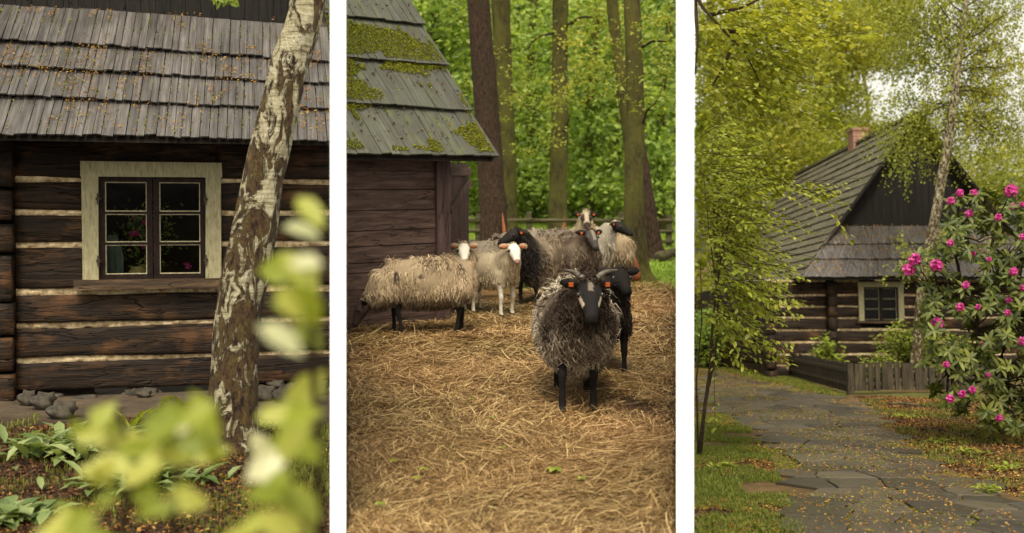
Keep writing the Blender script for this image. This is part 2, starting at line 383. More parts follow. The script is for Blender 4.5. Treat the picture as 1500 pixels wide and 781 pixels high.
M['rail'] = wood('weathered_rail', ((.03, .03, .012), (.08, .068, .034), (.15, .12, .07)), 1, (1, 8, 8), .85, .6, .2, .2)
M['wool'] = colmat('fleece', .95, .38, .1, 60, .2)
M['hide'] = colmat('sheep_hide', .8, .0, .15, 70, .5)
M['horn'] = plain('horn', (.05, .04, .03), (.16, .13, .1), 12, .45, .4, .4, (1, 1, 8))
M['eye'] = plain('eye', (.01, .006, .003), (.02, .012, .006), 5, .1, 0, .6)
m = Mat('orange_tag'); M['tag'] = m.done(m.pbsdf((.55, .11, .02), .6))
m = Mat('brick'); xyz = m.n('ShaderNodeSeparateXYZ', {0: m.coord()}); bv = m.n('ShaderNodeCombineXYZ', {0: m.math('ADD', xyz.outputs[0], xyz.outputs[1]), 1: xyz.outputs[2]}).outputs[0]; b = m.n('ShaderNodeTexBrick', {'Vector': bv, 'Color1': (.2, .07, .04), 'Color2': (.28, .11, .06), 'Mortar': (.35, .3, .24), 'Scale': 4.5, 'Mortar Size': .045, 'Brick Width': 1.1, 'Row Height': .36})
M['brick'] = m.done(m.pbsdf(m.mix(.5, b.outputs[0], m.ramp(m.noise(m.coord(), 9, 5), [(.3, (.07, .04, .03)), (.7, (.3, .14, .08))])), .9, m.bump(b.outputs[1], -.5, .02)))

# ------------------------------------------------------------------ ground: one sheet
def smooth(a, b, x): t = min(1, max(0, (x - a) / (b - a))); return t * t * (3 - 2 * t)
def gz(u, y):
    """world height of the sheet along column u = x / y"""
    y = min(max(y, 0), 62)
    zs = [EYE.z - HE[i] / math.cos(TH[i]) + y * math.tan(TH[i]) for i in range(3)]
    a = smooth(-.1738, -.1668, u); b = smooth(.1655, .1725, u)
    return (zs[0] * (1 - a) + zs[1] * a) * (1 - b) + zs[2] * b
us = sorted(set([-8, -4, -2.5, -1.5, -1, -.8] + list(np.linspace(-.66, .66, 210)) + list(np.linspace(-.176, -.164, 9)) + list(np.linspace(.163, .176, 9)) + [.8, 1, 1.5, 2.5, 4, 8]))
ys = [-30, -12, -5, -1, 1, 2] + list(np.arange(3, 14, .16)) + list(np.arange(14, 40, .6)) + [42, 46, 52, 60, 75, 100, 150, 260, 420]
V = []; C = []
for y in ys:
    for u in us:
        x = u * max(y, 3); z = gz(u, y)
        if y < 30: z += .03 * noise.noise(Vector((x * .9, y * .9, 0))) * (1 if y > 3 else 0)
        n_ = noise.noise(Vector((x * .5, y * .5, 3)))
        if u < -.17:
            c = (.035, .022, .013); e = smooth(7.9, 8.5, y + .25 * n_); c = tuple(c[k] * (1 - e) + (.085, .065, .045)[k] * e for k in range(3))
        elif u < .169:
            c0 = (.13, .075, .028) if n_ > -.15 else (.06, .036, .018); e = smooth(14.6, 15.6, y + .9 * n_ + (x - 1.5) * .2); c = tuple(c0[k] * (1 - e) + (.19, .28, .045)[k] * e for k in range(3))  # far ground colour brightened to paint the sunlit grass strip
        else:
            e = smooth(-.15, .25, n_); c = tuple((.11, .07, .03)[k] * (1 - e) + (.09, .09, .022)[k] * e for k in range(3))
        V.append((x, y, z - .006)); C.append(c)
nu = len(us)
Q = [(j * nu + i, j * nu + i + 1, (j + 1) * nu + i + 1, (j + 1) * nu + i) for j in range(len(ys) - 1) for i in range(nu - 1)]
g = bpy.data.objects.new('ground', mesh_np('ground', V, [Q], M['ground'], C, True)); COL.objects.link(g); tag(g, kind='structure')

def divider(x0, x1, yend, label):  # white strips dividing the three views, built as standing walls
    u = ((x0 + x1) / 2 - 750) / F; th = (x1 - x0) / F * 4.6
    d = Vector((u, 1, 0)).normalized(); s = Vector((d.y, -d.x, 0)); G = Geo(); A = Vector((u * 4.6, 4.6, 0)); B = Vector((u * yend, yend, 0))
    G.box(-th / 2, th / 2, 0, (B - A).length, 0, 4.42)
    me = G.mesh('white_divider', M['white_divider']); o = bpy.data.objects.new('white_divider', me); COL.objects.link(o)
    o.location = A + Vector((0, 0, -1.6)); o.rotation_euler.z = -math.atan(u)
    tag(o, label, 'wall', 'white strips dividing the views')
divider(483.5, 506.8, 9.2, 'white strip dividing two views, built as a wall between log cottage and sheep yard')
divider(990.7, 1016.2, 31, 'white strip dividing two views, built as a wall between sheep yard and flagstone path')

# ------------------------------------------------------------------ building helpers
class Fr:
    """local frame of a building: X along its front, Y into it, Z up"""
    def __init__(s, loc, rotz): s.M = Matrix.Translation(loc) @ Matrix.Rotation(rotz, 4, 'Z'); s.I = s.M.inverted()
    def hit(s, x, y, Y=0.0):
        o, d = ray(x, y); o = s.I @ o; d = s.I.to_3x3() @ d; t = (Y - o.y) / d.y; return o + d * t
def log_piece(root, x0, x1, z0, z1, y0=0.0, dep=.2, name='log', seed=0, mat='log'):
    n = max(2, int((x1 - x0) / .07)); sec = [(.0, .12), (.0, .5), (.0, .88), (.035, .985), (.1, 1), (1, 1), (1, 0), (.1, 0), (.035, .02)]
    V = []; m = len(sec); h = z1 - z0
    for i in range(n + 1):
        x = x0 + (x1 - x0) * i / n
        if 0 < i < n: x += random.uniform(-.01, .01)
        tz = .02 * noise.noise(Vector((x * 1.3, seed * 7.1, 0))) + .004 * noise.noise(Vector((x * 9, seed * 3, 0)))
        for j, (a, b) in enumerate(sec):
            yy = y0 + a * dep; zz = z0 + b * h + tz * (1 if b > .5 else -1)
            if a < .5: yy += .03 * noise.noise(Vector((x * 1.1, b * 1.5, seed * 5.3))) + .007 * noise.noise(Vector((x * 11, b * 9, seed)))
            V.append((x, yy, zz))
    Q = [(i * m + j, (i + 1) * m + j, (i + 1) * m + (j + 1) % m, i * m + (j + 1) % m) for i in range(n) for j in range(m)]
    G = Geo(); cs = len(V); V += [tuple(np.mean(V[:m], 0)), tuple(np.mean(V[n * m:n * m + m], 0))]
    T = [(cs, j, (j + 1) % m) for j in range(m)] + [(cs + 1, n * m + (j + 1) % m, n * m + j) for j in range(m)]
    G.add(V, tris=T, quads=Q); return G.part(name, M[mat], root, True)
def chink(root, x0, x1, z0, z1, y0=.02, seed=0):
    n = max(2, int((x1 - x0) / .03)); V = []
    for i in range(n + 1):
        x = x0 + (x1 - x0) * i / n
        for k in range(4):
            b = k / 3; nn = noise.noise(Vector((x * 14, b * 3, seed * 4.7)))
            V.append((x, y0 + .02 * nn + (.012 if k in (0, 3) else 0), z0 - .012 + b * (z1 - z0 + .024) + .009 * nn))
    G = Geo(); G.add(V, quads=[(i * 4 + k, (i + 1) * 4 + k, (i + 1) * 4 + k + 1, i * 4 + k + 1) for i in range(n) for k in range(3)])
    return G.part('chinking', M['chink'], root, True)
def shingle_course(root, BL, BR, TL, TR, wd, th=.018, lift=.03, mat='shingle_a', wav=.012, jl=.012, seed=0, name='shingle_course', moss=None, dens=0):
    """one course of shingles between its lower edge BL-BR and upper edge TL-TR"""
    BL, BR, TL, TR = map(Vector, (BL, BR, TL, TR)); wdt = (BR - BL).length; n = int(wdt / wd)
    N = (BR - BL).cross(TL - BL).normalized(); G = Geo(); ts = [0]
    for k in range(n): ts.append(ts[-1] + random.uniform(.75, 1.25))
    ts = [t / ts[-1] for t in ts]; ln = (TL - BL).length
    for k in range(n):
        t0, t1 = ts[k] + .0028 / wdt, ts[k + 1] - .0028 / wdt; tm = (t0 + t1) / 2
        dn = (BL - TL).normalized() * (random.uniform(-jl, jl) + wav * noise.noise(Vector((tm * wdt * .8, seed * 3.3, 0))) * 2)
        sk = random.uniform(-.004, .004); l = N * (lift + random.uniform(-.004, .006)); l2 = N * random.uniform(-.002, .004); t_ = N * th
        w_ = N * (.015 * noise.noise(Vector((tm * wdt * .6, seed * 2.1, 5))))
        a = BL.lerp(BR, t0) + dn + l + w_; b = BL.lerp(BR, t1) + dn + l + N * random.uniform(-.008, .008) + w_ + (BL - TL).normalized() * random.uniform(-.006, .006); c = TL.lerp(TR, t1 + sk / wdt) + l2; d = TL.lerp(TR, t0 + sk / wdt) + l2
        G.add([a, b, c, d, a + t_, b + t_, c + t_, d + t_], quads=[(0, 3, 2, 1), (4, 5, 6, 7), (0, 1, 5, 4), (1, 2, 6, 5), (2, 3, 7, 6), (3, 0, 4, 7)])
        if moss is not None and random.random() < dens:
            q0 = random.uniform(0, .6); q1 = q0 + random.uniform(.2, .5)
            for q in np.arange(q0, min(q1, 1), .012 / ln * 1.4):
                if random.random() < .3: continue
                p = (a + t_).lerp(d + t_, q); moss.append((p.x + random.gauss(0, .004), p.y, p.z))
    return G.part(name, M[mat], root, False)
def scatter_bits(P, N, sz, name, mat, root, jit=.5, wr=.6):
    P = np.array(P); n = len(P)
    if n == 0: return
    D = rng.normal(size=(n, 3)); N = np.array(N, dtype=float)[None]; D = D - (D @ N.T) * N * (1 - jit)
    V, Q = leaf4(P + N * .004, D, rng.uniform(.6, 1.4, n) * sz, wr, .1)
    o = part(name, mesh_np(name, V, [Q], M[mat]), root); o['kind'] = 'stuff'; return o
def window(root, X0, X1, Z0, Z1, cw, Y=0.0, rows=3, hinge=True, k=1.0):
    """casing outer X0..X1, Z0..Z1 (Z0 is the sill top)"""
    G = Geo(); Gc = G
    for (a, b, c, d) in ((X0, X0 + cw, Z0, Z1 - cw * .98), (X1 - cw, X1, Z0, Z1 - cw * .98)): G.box(a, b, Y - .05, Y + .08, c, d, jit=.004)
    G.box(X0 - .01, X1 + .01, Y - .053, Y + .08, Z1 - cw, Z1, jit=.004)
    wf = G.part('window_frame', M['casing'], root)
    G = Geo(); G.box(X0 - .07 * k, X1 + .03 * k, Y - .11 * k, Y + .06, Z0 - .085 * k, Z0 - .002, jit=.004); G.part('window_sill', M['sillwood'], root)
    xi0, xi1, zi0, zi1 = X0 + cw, X1 - cw, Z0, Z1 - cw; xm = (xi0 + xi1) / 2; f = .05 * k
    for s, (a, b) in enumerate(((xi0, xm - .004), (xm + .004, xi1))):
        G = Geo(); y0, y1 = Y - .012, Y + .03
        G.box(a, a + f, y0, y1, zi0, zi1); G.box(b - f, b, y0, y1, zi0, zi1); G.box(a + f, b - f, y0 + .003, y1, zi0, zi0 + f * .9); G.box(a + f, b - f, y0 + .003, y1, zi1 - f * .9, zi1)
        hh = (zi1 - zi0 - 1.8 * f) / rows
        for r in range(1, rows): z = zi0 + .9 * f + hh * r; G.box(a + f, b - f, y0 + .008, y1, z - .011 * k, z + .011 * k)
        sash = G.part('sash', M['sash'], root)
        for r in range(rows):
            z0 = zi0 + .9 * f + hh * r + (.011 * k if r else 0); z1 = zi0 + .9 * f + hh * (r + 1) - (.011 * k if r < rows - 1 else 0)
            G = Geo(); p = .0085 * k; xa, xb = a + f, b - f
            G.box(xa, xa + p, Y + .004, Y + .02, z0, z1); G.box(xb - p, xb, Y + .004, Y + .02, z0, z1); G.box(xa + p, xb - p, Y + .005, Y + .02, z0, z0 + p); G.box(xa + p, xb - p, Y + .005, Y + .02, z1 - p, z1)
            G.part('putty', M['putty'], sash)
            G = Geo(); G.add([(xa, Y + .021, z0), (xb, Y + .021, z0), (xb, Y + .021, z1), (xa, Y + .021, z1)], quads=[(0, 1, 2, 3)]); G.part('pane', M['glass'], sash)
        if hinge:
            for z in (zi0 + .17, zi1 - .2):
                G = Geo(); x = a if s == 0 else b; G.box(x - .02, x + .02, Y - .062, Y - .011, z - .012, z + .012); G.box(x - .009, x + .009, Y - .07, Y - .02, z - .05, z + .05); G.part('hinge', M['iron'], sash)
    # dark room behind
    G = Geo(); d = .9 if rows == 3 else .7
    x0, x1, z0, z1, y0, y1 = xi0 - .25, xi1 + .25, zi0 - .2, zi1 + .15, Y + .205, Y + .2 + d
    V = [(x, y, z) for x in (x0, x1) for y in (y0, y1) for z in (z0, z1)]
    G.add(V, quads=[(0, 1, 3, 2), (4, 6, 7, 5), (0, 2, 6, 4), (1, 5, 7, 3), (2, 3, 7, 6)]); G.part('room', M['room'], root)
    return xi0, xi1, zi0, zi1


# ================================================================== log cottage and birch
PAN = 0
A1 = math.atan(.243)
P0 = gnd(220, 576); P0 = Vector((P0.x, P0.y, 0)); c1 = Fr(P0, A1)
cot = thing('log_cottage', 'dark log cottage with cream framed window and grey shingle roof behind the leaning birch', 'cottage', P0, A1)
XL = c1.hit(22, 400).x; XR = c1.hit(489, 400).x; XLL = c1.hit(-60, 400).x
X0 = c1.hit(120, 330, -.05).x; X1 = c1.hit(324, 330, -.05).x; Z1 = c1.hit(220, 237, -.05).z; Z0 = c1.hit(220, 409, -.05).z
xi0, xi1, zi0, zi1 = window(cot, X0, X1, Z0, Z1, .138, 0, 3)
zb = [c1.hit(100, y).z for y in (574, 526, 475, 425, 358, 310, 262, 205)]
for k in range(7):
    za, zt = zb[k] + .016, zb[k + 1] - (.03 if k < 6 else 0)
    if k == 2: zt -= .015
    if k == 3: za += 0.0
    spans = [(XL, XR)] if k <= 2 else [(XL, X0 + .05), (X1 - .05, XR)]
    if k == 6: spans = [(XL, X0 + .05), (X1 - .05, XR)]
    for q, (a, b) in enumerate(spans):
        top = zt
        if k == 2: top = min(zt, Z0 - .09) if zt > Z0 - .09 else zt
        log_piece(cot, a, b, za, top, 0, .2, seed=k * 3 + q + 1)
        if k < 6: chink(cot, a, b, zt + .0, zb[k + 1] + .012, .03, seed=k + q * 10)
log_piece(cot, X0 - .02, X1 + .02, zb[3] + .0, Z0 - .09, .006, .19, seed=40)
log_piece(cot, X0 - .02, X1 + .02, Z1 + .004, zb[7], .006, .19, seed=41)
# stacked ends of the cross wall at the left corner
for k in range(7):
    G = Geo(); h0, h1 = zb[k] - .09 + .012, zb[k + 1] - .105
    log_piece(cot, XLL, XL + .004 - .01 * (k % 2), h0, h1, -.13 + .012 * (k % 3), .4, name='log_end', seed=70 + k)
# wall plate, rafters' shadow board, foundation
G = Geo(); G.box(XLL, XR, -.32, .02, zb[7] + .015, zb[7] + .13, jit=.006); G.part('wall_plate', M['log'], cot)
G = Geo()
for k in range(28):
    x = random.uniform(XLL, XR); s = random.uniform(.06, .15)
    if x < XR - .1: G = Geo(); G.ball((x, random.uniform(-.02, .1), random.uniform(-.08, .04) - .02), s, s * .6, s * random.uniform(.3, .5), 12, 8, nz=.5); G.part('foundation_stone', M['stone'], cot, True)
G = Geo(); G.box(XLL, X0 + .05, .21, .25, -.2, 2.5); G.box(X1 - .05, XR - .02, .21, .25, -.2, 2.5); G.part('inner_wall', M['deck'], cot)
X_room = 1
# roof: eave, four and a half courses, then the dark boarded gable
ey = -.62
e0 = c1.hit(5, 200, ey); ez = e0.z
rows_y = [(200, 0), (150, 0), (105, 0), (67, 0)]
pts = [0.0, .345, .655, .935, 1.34]
m1 = 1.0; RX0, RX1 = c1.hit(-170, 200, ey).x, XR - .01
mossp = []; 
for k in range(5 - 1 + 0):
    t0, t1 = pts[k], pts[k + 1] + .06
    X1k = RX1 + 0.0
    dr = (.02, .05, .085, .115, .13); s0, s1 = t0 - dr[k], t1 - dr[k + 1]; b0, b1 = t0 + dr[k] * .15, t1 + dr[k + 1] * .15
    BL = (RX0, ey + b0, ez + b0 * m1); BR = (X1k, ey + s0, ez + s0 * m1); TL = (RX0, ey + b1, ez + b1 * m1 - .03); TR = (X1k, ey + s1, ez + s1 * m1 - .03)
    shingle_course(cot, BL, BR, TL, TR, .074, .013, .03, 'shingle_a', .018, .008, seed=k + 1, moss=mossp, dens=.95)
G = Geo(); G.add([(RX0, ey + .03, ez - .03), (RX1, ey + .03, ez - .03), (RX1, ey + 1.44, ez + 1.38), (RX0, ey + 1.44, ez + 1.38)], quads=[(0, 1, 2, 3)]); G.part('roof_deck', M['deck'], cot)
scatter_bits(mossp, (0, -.707, .707), .016, 'moss', 'moss', cot, .8, .9)
G = Geo(); G.box(RX0, RX1 - .02, ey + 1.375, ey + 1.4, ez + 1.1, ez + 2.6); G.part('gable_backing', M['deck'], cot)
x = RX0
while x < RX1 - .14:
    G = Geo(); G.box(x + .002, x + .138, ey + 1.34 + random.uniform(0, .01), ey + 1.37, ez + 1.2, ez + 2.6); G.part('gable_board', M['gable'], cot); x += .14
n = 7000; q = rng.uniform(0, 1, (n, 2)); q[:, 1] = q[:, 1] ** .8
cl = np.array([noise.noise(Vector((a * 9, b * 3, 1))) + .6 * noise.noise(Vector((a * 40, b * 12, 4))) for a, b in q]); q = q[cl > .12]
P = np.stack([RX0 + (RX1 - RX0 - .04) * q[:, 0], ey + q[:, 1] * 1.3 - .02, ez + q[:, 1] * 1.3 + .035], 1)
scatter_bits(P, (0, -.707, .707), .024, 'fallen_catkins', 'litter', cot, .3, .45)
# things inside the window
def inside_loc(px, py, Y): p = c1.hit(px, py, Y); return p
q = inside_loc(202, 402, .42); T = thing('round_jar', 'round ochre jar with a paper label behind the lower left pane of the cottage window', 'jar', c1.M @ Vector((q.x, .42, Z0 - .14)), A1)
G = Geo(); prof = [(0, 0), (.07, 0), (.1, .04), (.115, .1), (.105, .16), (.075, .2), (.06, .215), (.064, .235)]
G.tube([(0, 0, z + z * .0) for r, z in prof if r], [r for r, z in prof if r], 20); G.part('jar_body', M['pot'], T, True)
G = Geo(); G.box(-.035, .035, -.108, -.1, .165, .195); G.part('paper_label', M['casing'], T)
q = inside_loc(166, 400, .3); G = Geo()
for k in range(9): G.tube([(-.05 + k * .016, .008 * math.sin(k * 2.1), 0), (-.055 + k * .017, .01 * math.sin(k * 2), .3), (-.04 + k * .009, 0, .5)], [.014, .013, .006], 6)
solo('curtain', G.mesh('curtain', M['curtain'], True), 'grey teal curtain hanging at the left inside the cottage window', 'curtain', loc=c1.M @ Vector((q.x, .3, Z0 - .1)), rotz=A1)
q = inside_loc(213, 360, .5); T = thing('reflected_flowers', 'vase of pink flowers added in place of the garden reflected in the left sash', 'vase', c1.M @ Vector((q.x, .52, Z0 - .15)), A1)  # flowers added to stand in for the garden reflection on the panes
G = Geo(); G.tube([(0, 0, 0), (0, 0, .1), (0, 0, .2), (0, 0, .26)], [.05, .055, .03, .04], 14); G.part('vase_body', M['pot'], T, True)
P = rng.normal(0, 1, (500, 3)) * (.13, .06, .17) + (.0, 0, .52); V, Qd = leaf4(P, rng.normal(size=P.shape), .05, .5); part('leaves', mesh_np('leaves', V, [Qd], M['l_forest']), T)
for k in range(14):
    p = Vector((random.gauss(0, .12), random.gauss(-.05, .04), .5 + random.gauss(0, .15))); P = rng.normal(0, .013, (26, 3)) + np.array(p); V, Qd = leaf4(P, rng.normal(size=P.shape), .03, .8); part('flower', mesh_np('flower', V, [Qd], M['pink']), T)

# leaning birch
def trunk_from_px(pts, Y, lean_y=0.0):
    """pts: (cx, y, width) pixels from the ground up"""
    out = []
    for k, (cx, y, wd) in enumerate(pts):
        Yk = Y + lean_y * k / len(pts); p = at(cx, y, Yk); out.append((p, wd / F * Yk / 2))
    return out
def interp_trunk(tr, n):
    ts = np.linspace(0, len(tr) - 1, n); P = []; r = []
    for t in ts:
        i = min(int(t), len(tr) - 2); f = t - i
        p0 = tr[max(i - 1, 0)][0]; p1 = tr[i][0]; p2 = tr[i + 1][0]; p3 = tr[min(i + 2, len(tr) - 1)][0]
        P.append(.5 * ((2 * p1) + (p2 - p0) * f + (2 * p0 - 5 * p1 + 4 * p2 - p3) * f * f + (3 * p1 - p0 - 3 * p2 + p3) * f ** 3)); r.append(tr[i][1] * (1 - f) + tr[i + 1][1] * f)
    return P, r
def rough_trunk(P, r, sides, amp, fz=3.0, fa=2.0, flare=0, root=None):
    V = []; m = len(P); P0_ = P[0]
    for k in range(m):
        t = (P[min(k + 1, m - 1)] - P[max(k - 1, 0)]).normalized(); a = t.cross(Vector((0, 1, 0))).normalized(); b = t.cross(a).normalized()
        for j in range(sides):
            an = 2 * math.pi * j / sides; d = a * math.cos(an) + b * math.sin(an); h = (P[k] - P0_).length
            rr = r[k] + amp * (noise.noise(Vector((d.x * fa * 2, d.y * fa * 2, h * fz))) + .6 * noise.noise(Vector((d.x * fa * 6, d.y * fa * 6, h * fz * 2.4))))
            if flare: rr *= 1 + flare * math.exp(-h * 6) * (1 + .5 * math.sin(an * 5 + 1))
            V.append(P[k] + d * rr - P0_)
    Q = [(k * sides + j, k * sides + (j + 1) % sides, (k + 1) * sides + (j + 1) % sides, (k + 1) * sides + j) for k in range(m - 1) for j in range(sides)]
    return V, Q
tb = gnd(338, 660)
tr = trunk_from_px([(338, 662, 84), (339, 620, 72), (343, 560, 68), (346, 500, 66), (353, 440, 67), (362, 390, 66), (374, 330, 63), (384, 270, 59), (398, 205, 57), (411, 150, 55), (426, 90, 52), (444, 35, 50), (453, -15, 49), (462, -80, 46)], tb.y, .35)
P, r = interp_trunk(tr, 170); V, Q = rough_trunk(P, r, 56, .011, 3.5, 1.6, .18)
T = thing('birch_tree', 'leaning birch with peeling white and brown bark in front of the log cottage', 'tree', P[0])
part('trunk', mesh_np('trunk', V, [Q], M['birch'], None, True), T)
# leafy twig at the very top, in front of the trunk
q = at(322, 4, 6.6); G = Geo(); o = P[0]
G.tube([at(450, -30, 7.0) - o, at(390, -14, 6.8) - o, at(330, -4, 6.6) - o, at(318, 4, 6.6) - o], [.012, .009, .005, .003], 6); G.part('branch', M['twig'], T, True)
B = np.array([at(random.uniform(308, 346), random.uniform(-8, 4), 6.6) - o for _ in range(16)]); D = rng.normal(size=(16, 3)) * (1, .6, .4) + (0, 0, -.45)
V, t_, q_ = leaf8(B, D, rng.normal(size=(16, 3)) + (0, -1, .6), rng.uniform(.05, .08, 16), .6); part('leaves', mesh_np('leaves', V, [t_, q_], M['l_shrub']), T)

# rocks at the foot of the wall
rocks = [(92, 603, 40, 22, 'flat brown stone leaning at the foot of the cottage wall, left of the shrub'), (40, 584, 24, 18, 'small rounded stone below the corner log ends of the cottage'), (64, 588, 34, 20, 'low grey stone under the bottom log near the cottage corner'), (388, 578, 34, 20, 'pale block of foundation stone just right of the birch trunk'), (418, 580, 32, 24, 'brownish wedge shaped stone right of the birch below the wall'), (441, 574, 40, 22, 'broad pale stone right of the birch at the cottage wall'), (405, 563, 24, 9, 'thin pale stone slab lying on the stones right of the birch'), (212, 577, 22, 10, 'small dark stone under the middle of the bottom log'), (470, 570, 22, 20, 'grey stone at the right end of the cottage wall')]
for (x, y, ww, hh, lb) in rocks:
    p = gnd(x, y + hh * .4); Yp = min(p.y, (c1.M @ c1.hit(x, y, -.08)).y); s = Yp / F; G = Geo()
    G.ball((0, 0, hh * s * .35), ww * s * .55, ww * s * .4, hh * s * .62, 14, 9, nz=.5)
    q = at(x, y, Yp); solo('stone', G.mesh('stone', M['stone'], True), lb, 'stone', 'stones at the foot of the cottage wall', loc=(q.x, Yp, max(0, q.z - hh * s * .3)))

# mossy stump, lily of the valley, leaf litter, grass
p = gnd(262, 632); G = Geo(); G.ball((0, 0, .03), .3, .22, .2, 26, 14, nz=.5)
T = thing('mossy_mound', 'small green mossy hump at the foot of the birch, left of its trunk', 'mound', p); G.part('earth', M['stone'], T, True)
n = 9000; d = unit(rng.normal(size=(n, 3)) * (1, 1, 1)); d[:, 2] = abs(d[:, 2]); kz = np.array([1 + .5 * noise.noise(Vector(v) * 1.7 + Vector((0, 0, .03)) * 9) for v in d])[:, None]
Pm = d * (.3, .22, .2) * kz + (0, 0, .035); V, Q = leaf4(Pm, d + rng.normal(size=(n, 3)) * .5, .016, .5); part('moss', mesh_np('moss', V, [Q], M['moss']), T)
def leafy_clump(name, cx, cy, wpx, n, L, W, lb, cat, matn='l_lily', up=.7, flowers=0, grp=None):
    p = gnd(cx, cy); s = p.y / F; T = thing(name, lb, cat, p, group=grp); B = rng.normal(0, .5, (n, 3)) * (wpx * s * .5, wpx * s * .32, 0); B[:, 2] = rng.uniform(0, .04, n)
    a = rng.uniform(0, 2 * math.pi, n); D = np.stack([np.cos(a), np.sin(a), rng.uniform(.25, up * 2, n)], 1); N = np.stack([-np.cos(a) * .7, -np.sin(a) * .7, np.ones(n)], 1)
    V, t_, q_ = leaf8(B, D, N, rng.uniform(.7, 1.25, n) * L, W, .35, .2); part('leaves', mesh_np('leaves', V, [t_, q_], M[matn], None, True), T)
    for k in range(flowers):
        b = Vector((random.uniform(-.08, .1), random.uniform(-.1, 0), 0)); G = Geo(); G.tube([b, b + Vector((.01, -.01, .12)), b + Vector((.05, -.03, .21))], .0018, 5, col=(.2, .3, .05))
        for j in range(7): G.ball(b + Vector((.012 + .006 * j, -.016 - .003 * j, .1 + j * .015)), .006, n=6, m=4, col=(.75, .75, .68))
        G.part('flower_spike', M['hide'], T, True)
    return T
leafy_clump('lily_of_the_valley', 128, 664, 200, 230, .22, .3, 'clump of lily of the valley with tiny white bells left of the birch', 'plant', flowers=3)
leafy_clump('leafy_plant', 205, 712, 170, 150, .18, .34, 'low clump of broad pale green leaves in front of the lily of the valley', 'plant')
leafy_clump('hosta_plant', 12, 762, 110, 80, .16, .5, 'rounded grey green leafy plant in the bottom left corner below the cottage', 'plant', 'l_lily', .4)
leafy_clump('leafy_plant', 186, 640, 34, 7, .22, .2, 'few tall upright pointed leaves beside the mossy hump', 'plant', 'l_shrub', 1.6)
poly = [gnd(x, y) for x, y in ((-60, 800), (482, 800), (482, 625), (300, 600), (-60, 640))]
def litter(name, poly, n, sz, matn, lb, kind='stuff', wr=.6, thr=None, zz=.012, cat=None, sc=1.2):
    q = sample_poly(poly, n)
    if thr is not None: q = q[np.array([noise.noise(Vector((a * sc, b * sc, 7.7))) for a, b in q]) > thr]
    P = np.column_stack([q, rng.uniform(0, zz, len(q))]); P = P[inside(P)]
    gzs = np.array([.03 * noise.noise(Vector((a * .9, b * .9, 0))) for a, b in P[:, :2]]); P[:, 2] += gzs
    D = rng.normal(size=P.shape) * (1, 1, .3); V, Q = leaf4(P, D, rng.uniform(.5, 1.3, len(P)) * sz, wr, .15)
    return solo(name, mesh_np(name, V, [Q], M[matn]), lb, cat or 'litter', kind=kind)
def grass(name, poly, n, h, wd, lb, thr=None, lean=.9, matn='grass', sc=1.2, seed=3.3, cat='grass'):
    q = sample_poly(poly, n)
    if thr is not None: q = q[np.array([noise.noise(Vector((a * sc, b * sc, seed))) + .5 * noise.noise(Vector((a * sc * 4, b * sc * 4, seed))) for a, b in q]) > thr]
    P = np.column_stack([q, np.zeros(len(q))]); P = P[inside(P)]; P[:, 2] = [.03 * noise.noise(Vector((a * .9, b * .9, 0))) - .005 for a, b in P[:, :2]]
    V, t_, q_ = blades(P, rng.uniform(.4, 1.3, len(P)) * h, wd, lean)
    return solo(name, mesh_np(name, V, [t_, q_], M[matn]), lb, cat, kind='stuff')
litter('fallen_leaves', poly, 15000, .032, 'brownleaf', 'brown dead leaves and bits strewn on the soil below the cottage')
litter('soil_debris', poly, 4000, .03, 'litter', 'reddish bits and petals strewn on the soil below the cottage', thr=.0)
grass('grass_tufts', poly, 16000, .05, .002, 'thin grass growing through the leaf litter round the birch', thr=.02, sc=2.2)
grass('grass_tufts', [gnd(x, y) for x, y in ((395, 640), (482, 620), (482, 740), (400, 720))], 1500, .07, .0025, 'green grass and weeds right of the birch foot')
grass('grass_tufts', [gnd(x, y) for x, y in ((0, 612), (60, 606), (60, 632), (0, 640))], 300, .05, .003, 'sparse grass at the foot of the cottage corner', thr=.1)
leafy_clump('small_weed', 398, 628, 60, 60, .045, .6, 'small yellow green weed right of the birch trunk', 'weed', 'l_shrub', .9)
leafy_clump('small_weed', 440, 650, 55, 40, .05, .6, 'spreading low weed on the soil right of the birch, nearer the white strip', 'weed', 'l_lily', .6)

# the near, out-of-focus shrub
T = thing('leafy_shrub', 'bright yellow green shrub very near and blurred, its twigs below and right of the birch', 'shrub', gnd(300, 900) * 1.0)
base = T.matrix_world.inverted() @ MP[0]
big = [(150, 585, 66), (168, 608, 60), (120, 605, 52), (205, 628, 66), (236, 610, 66), (262, 585, 60), (290, 580, 62), (300, 600, 56), (230, 590, 60), (180, 650, 58), (140, 668, 56), (215, 665, 64), (255, 640, 66), (290, 625, 64), (310, 640, 50), (280, 705, 56), (265, 690, 44), (205, 700, 54), (235, 720, 50), (110, 745, 70), (80, 762, 66), (140, 768, 60), (180, 775, 50), (98, 722, 40), (160, 700, 44), (340, 760, 40),
       (470, 280, 78), (466, 300, 60), (440, 388, 84), (455, 440, 88), (458, 482, 70), (425, 440, 60), (458, 570, 92), (462, 620, 96), (428, 640, 84), (440, 600, 70), (404, 706, 76), (438, 735, 92), (466, 700, 84), (450, 770, 92), (415, 760, 70), (425, 590, 60), (465, 520, 70), (450, 665, 90), (385, 755, 60), (468, 650, 84), (464, 745, 84)]
pale = [(412, 487, 86), (452, 330, 66), (392, 672, 72), (384, 648, 54), (404, 700, 60), (446, 376, 56), (270, 600, 34)]  # leaves with the glossy reflection put into their colour
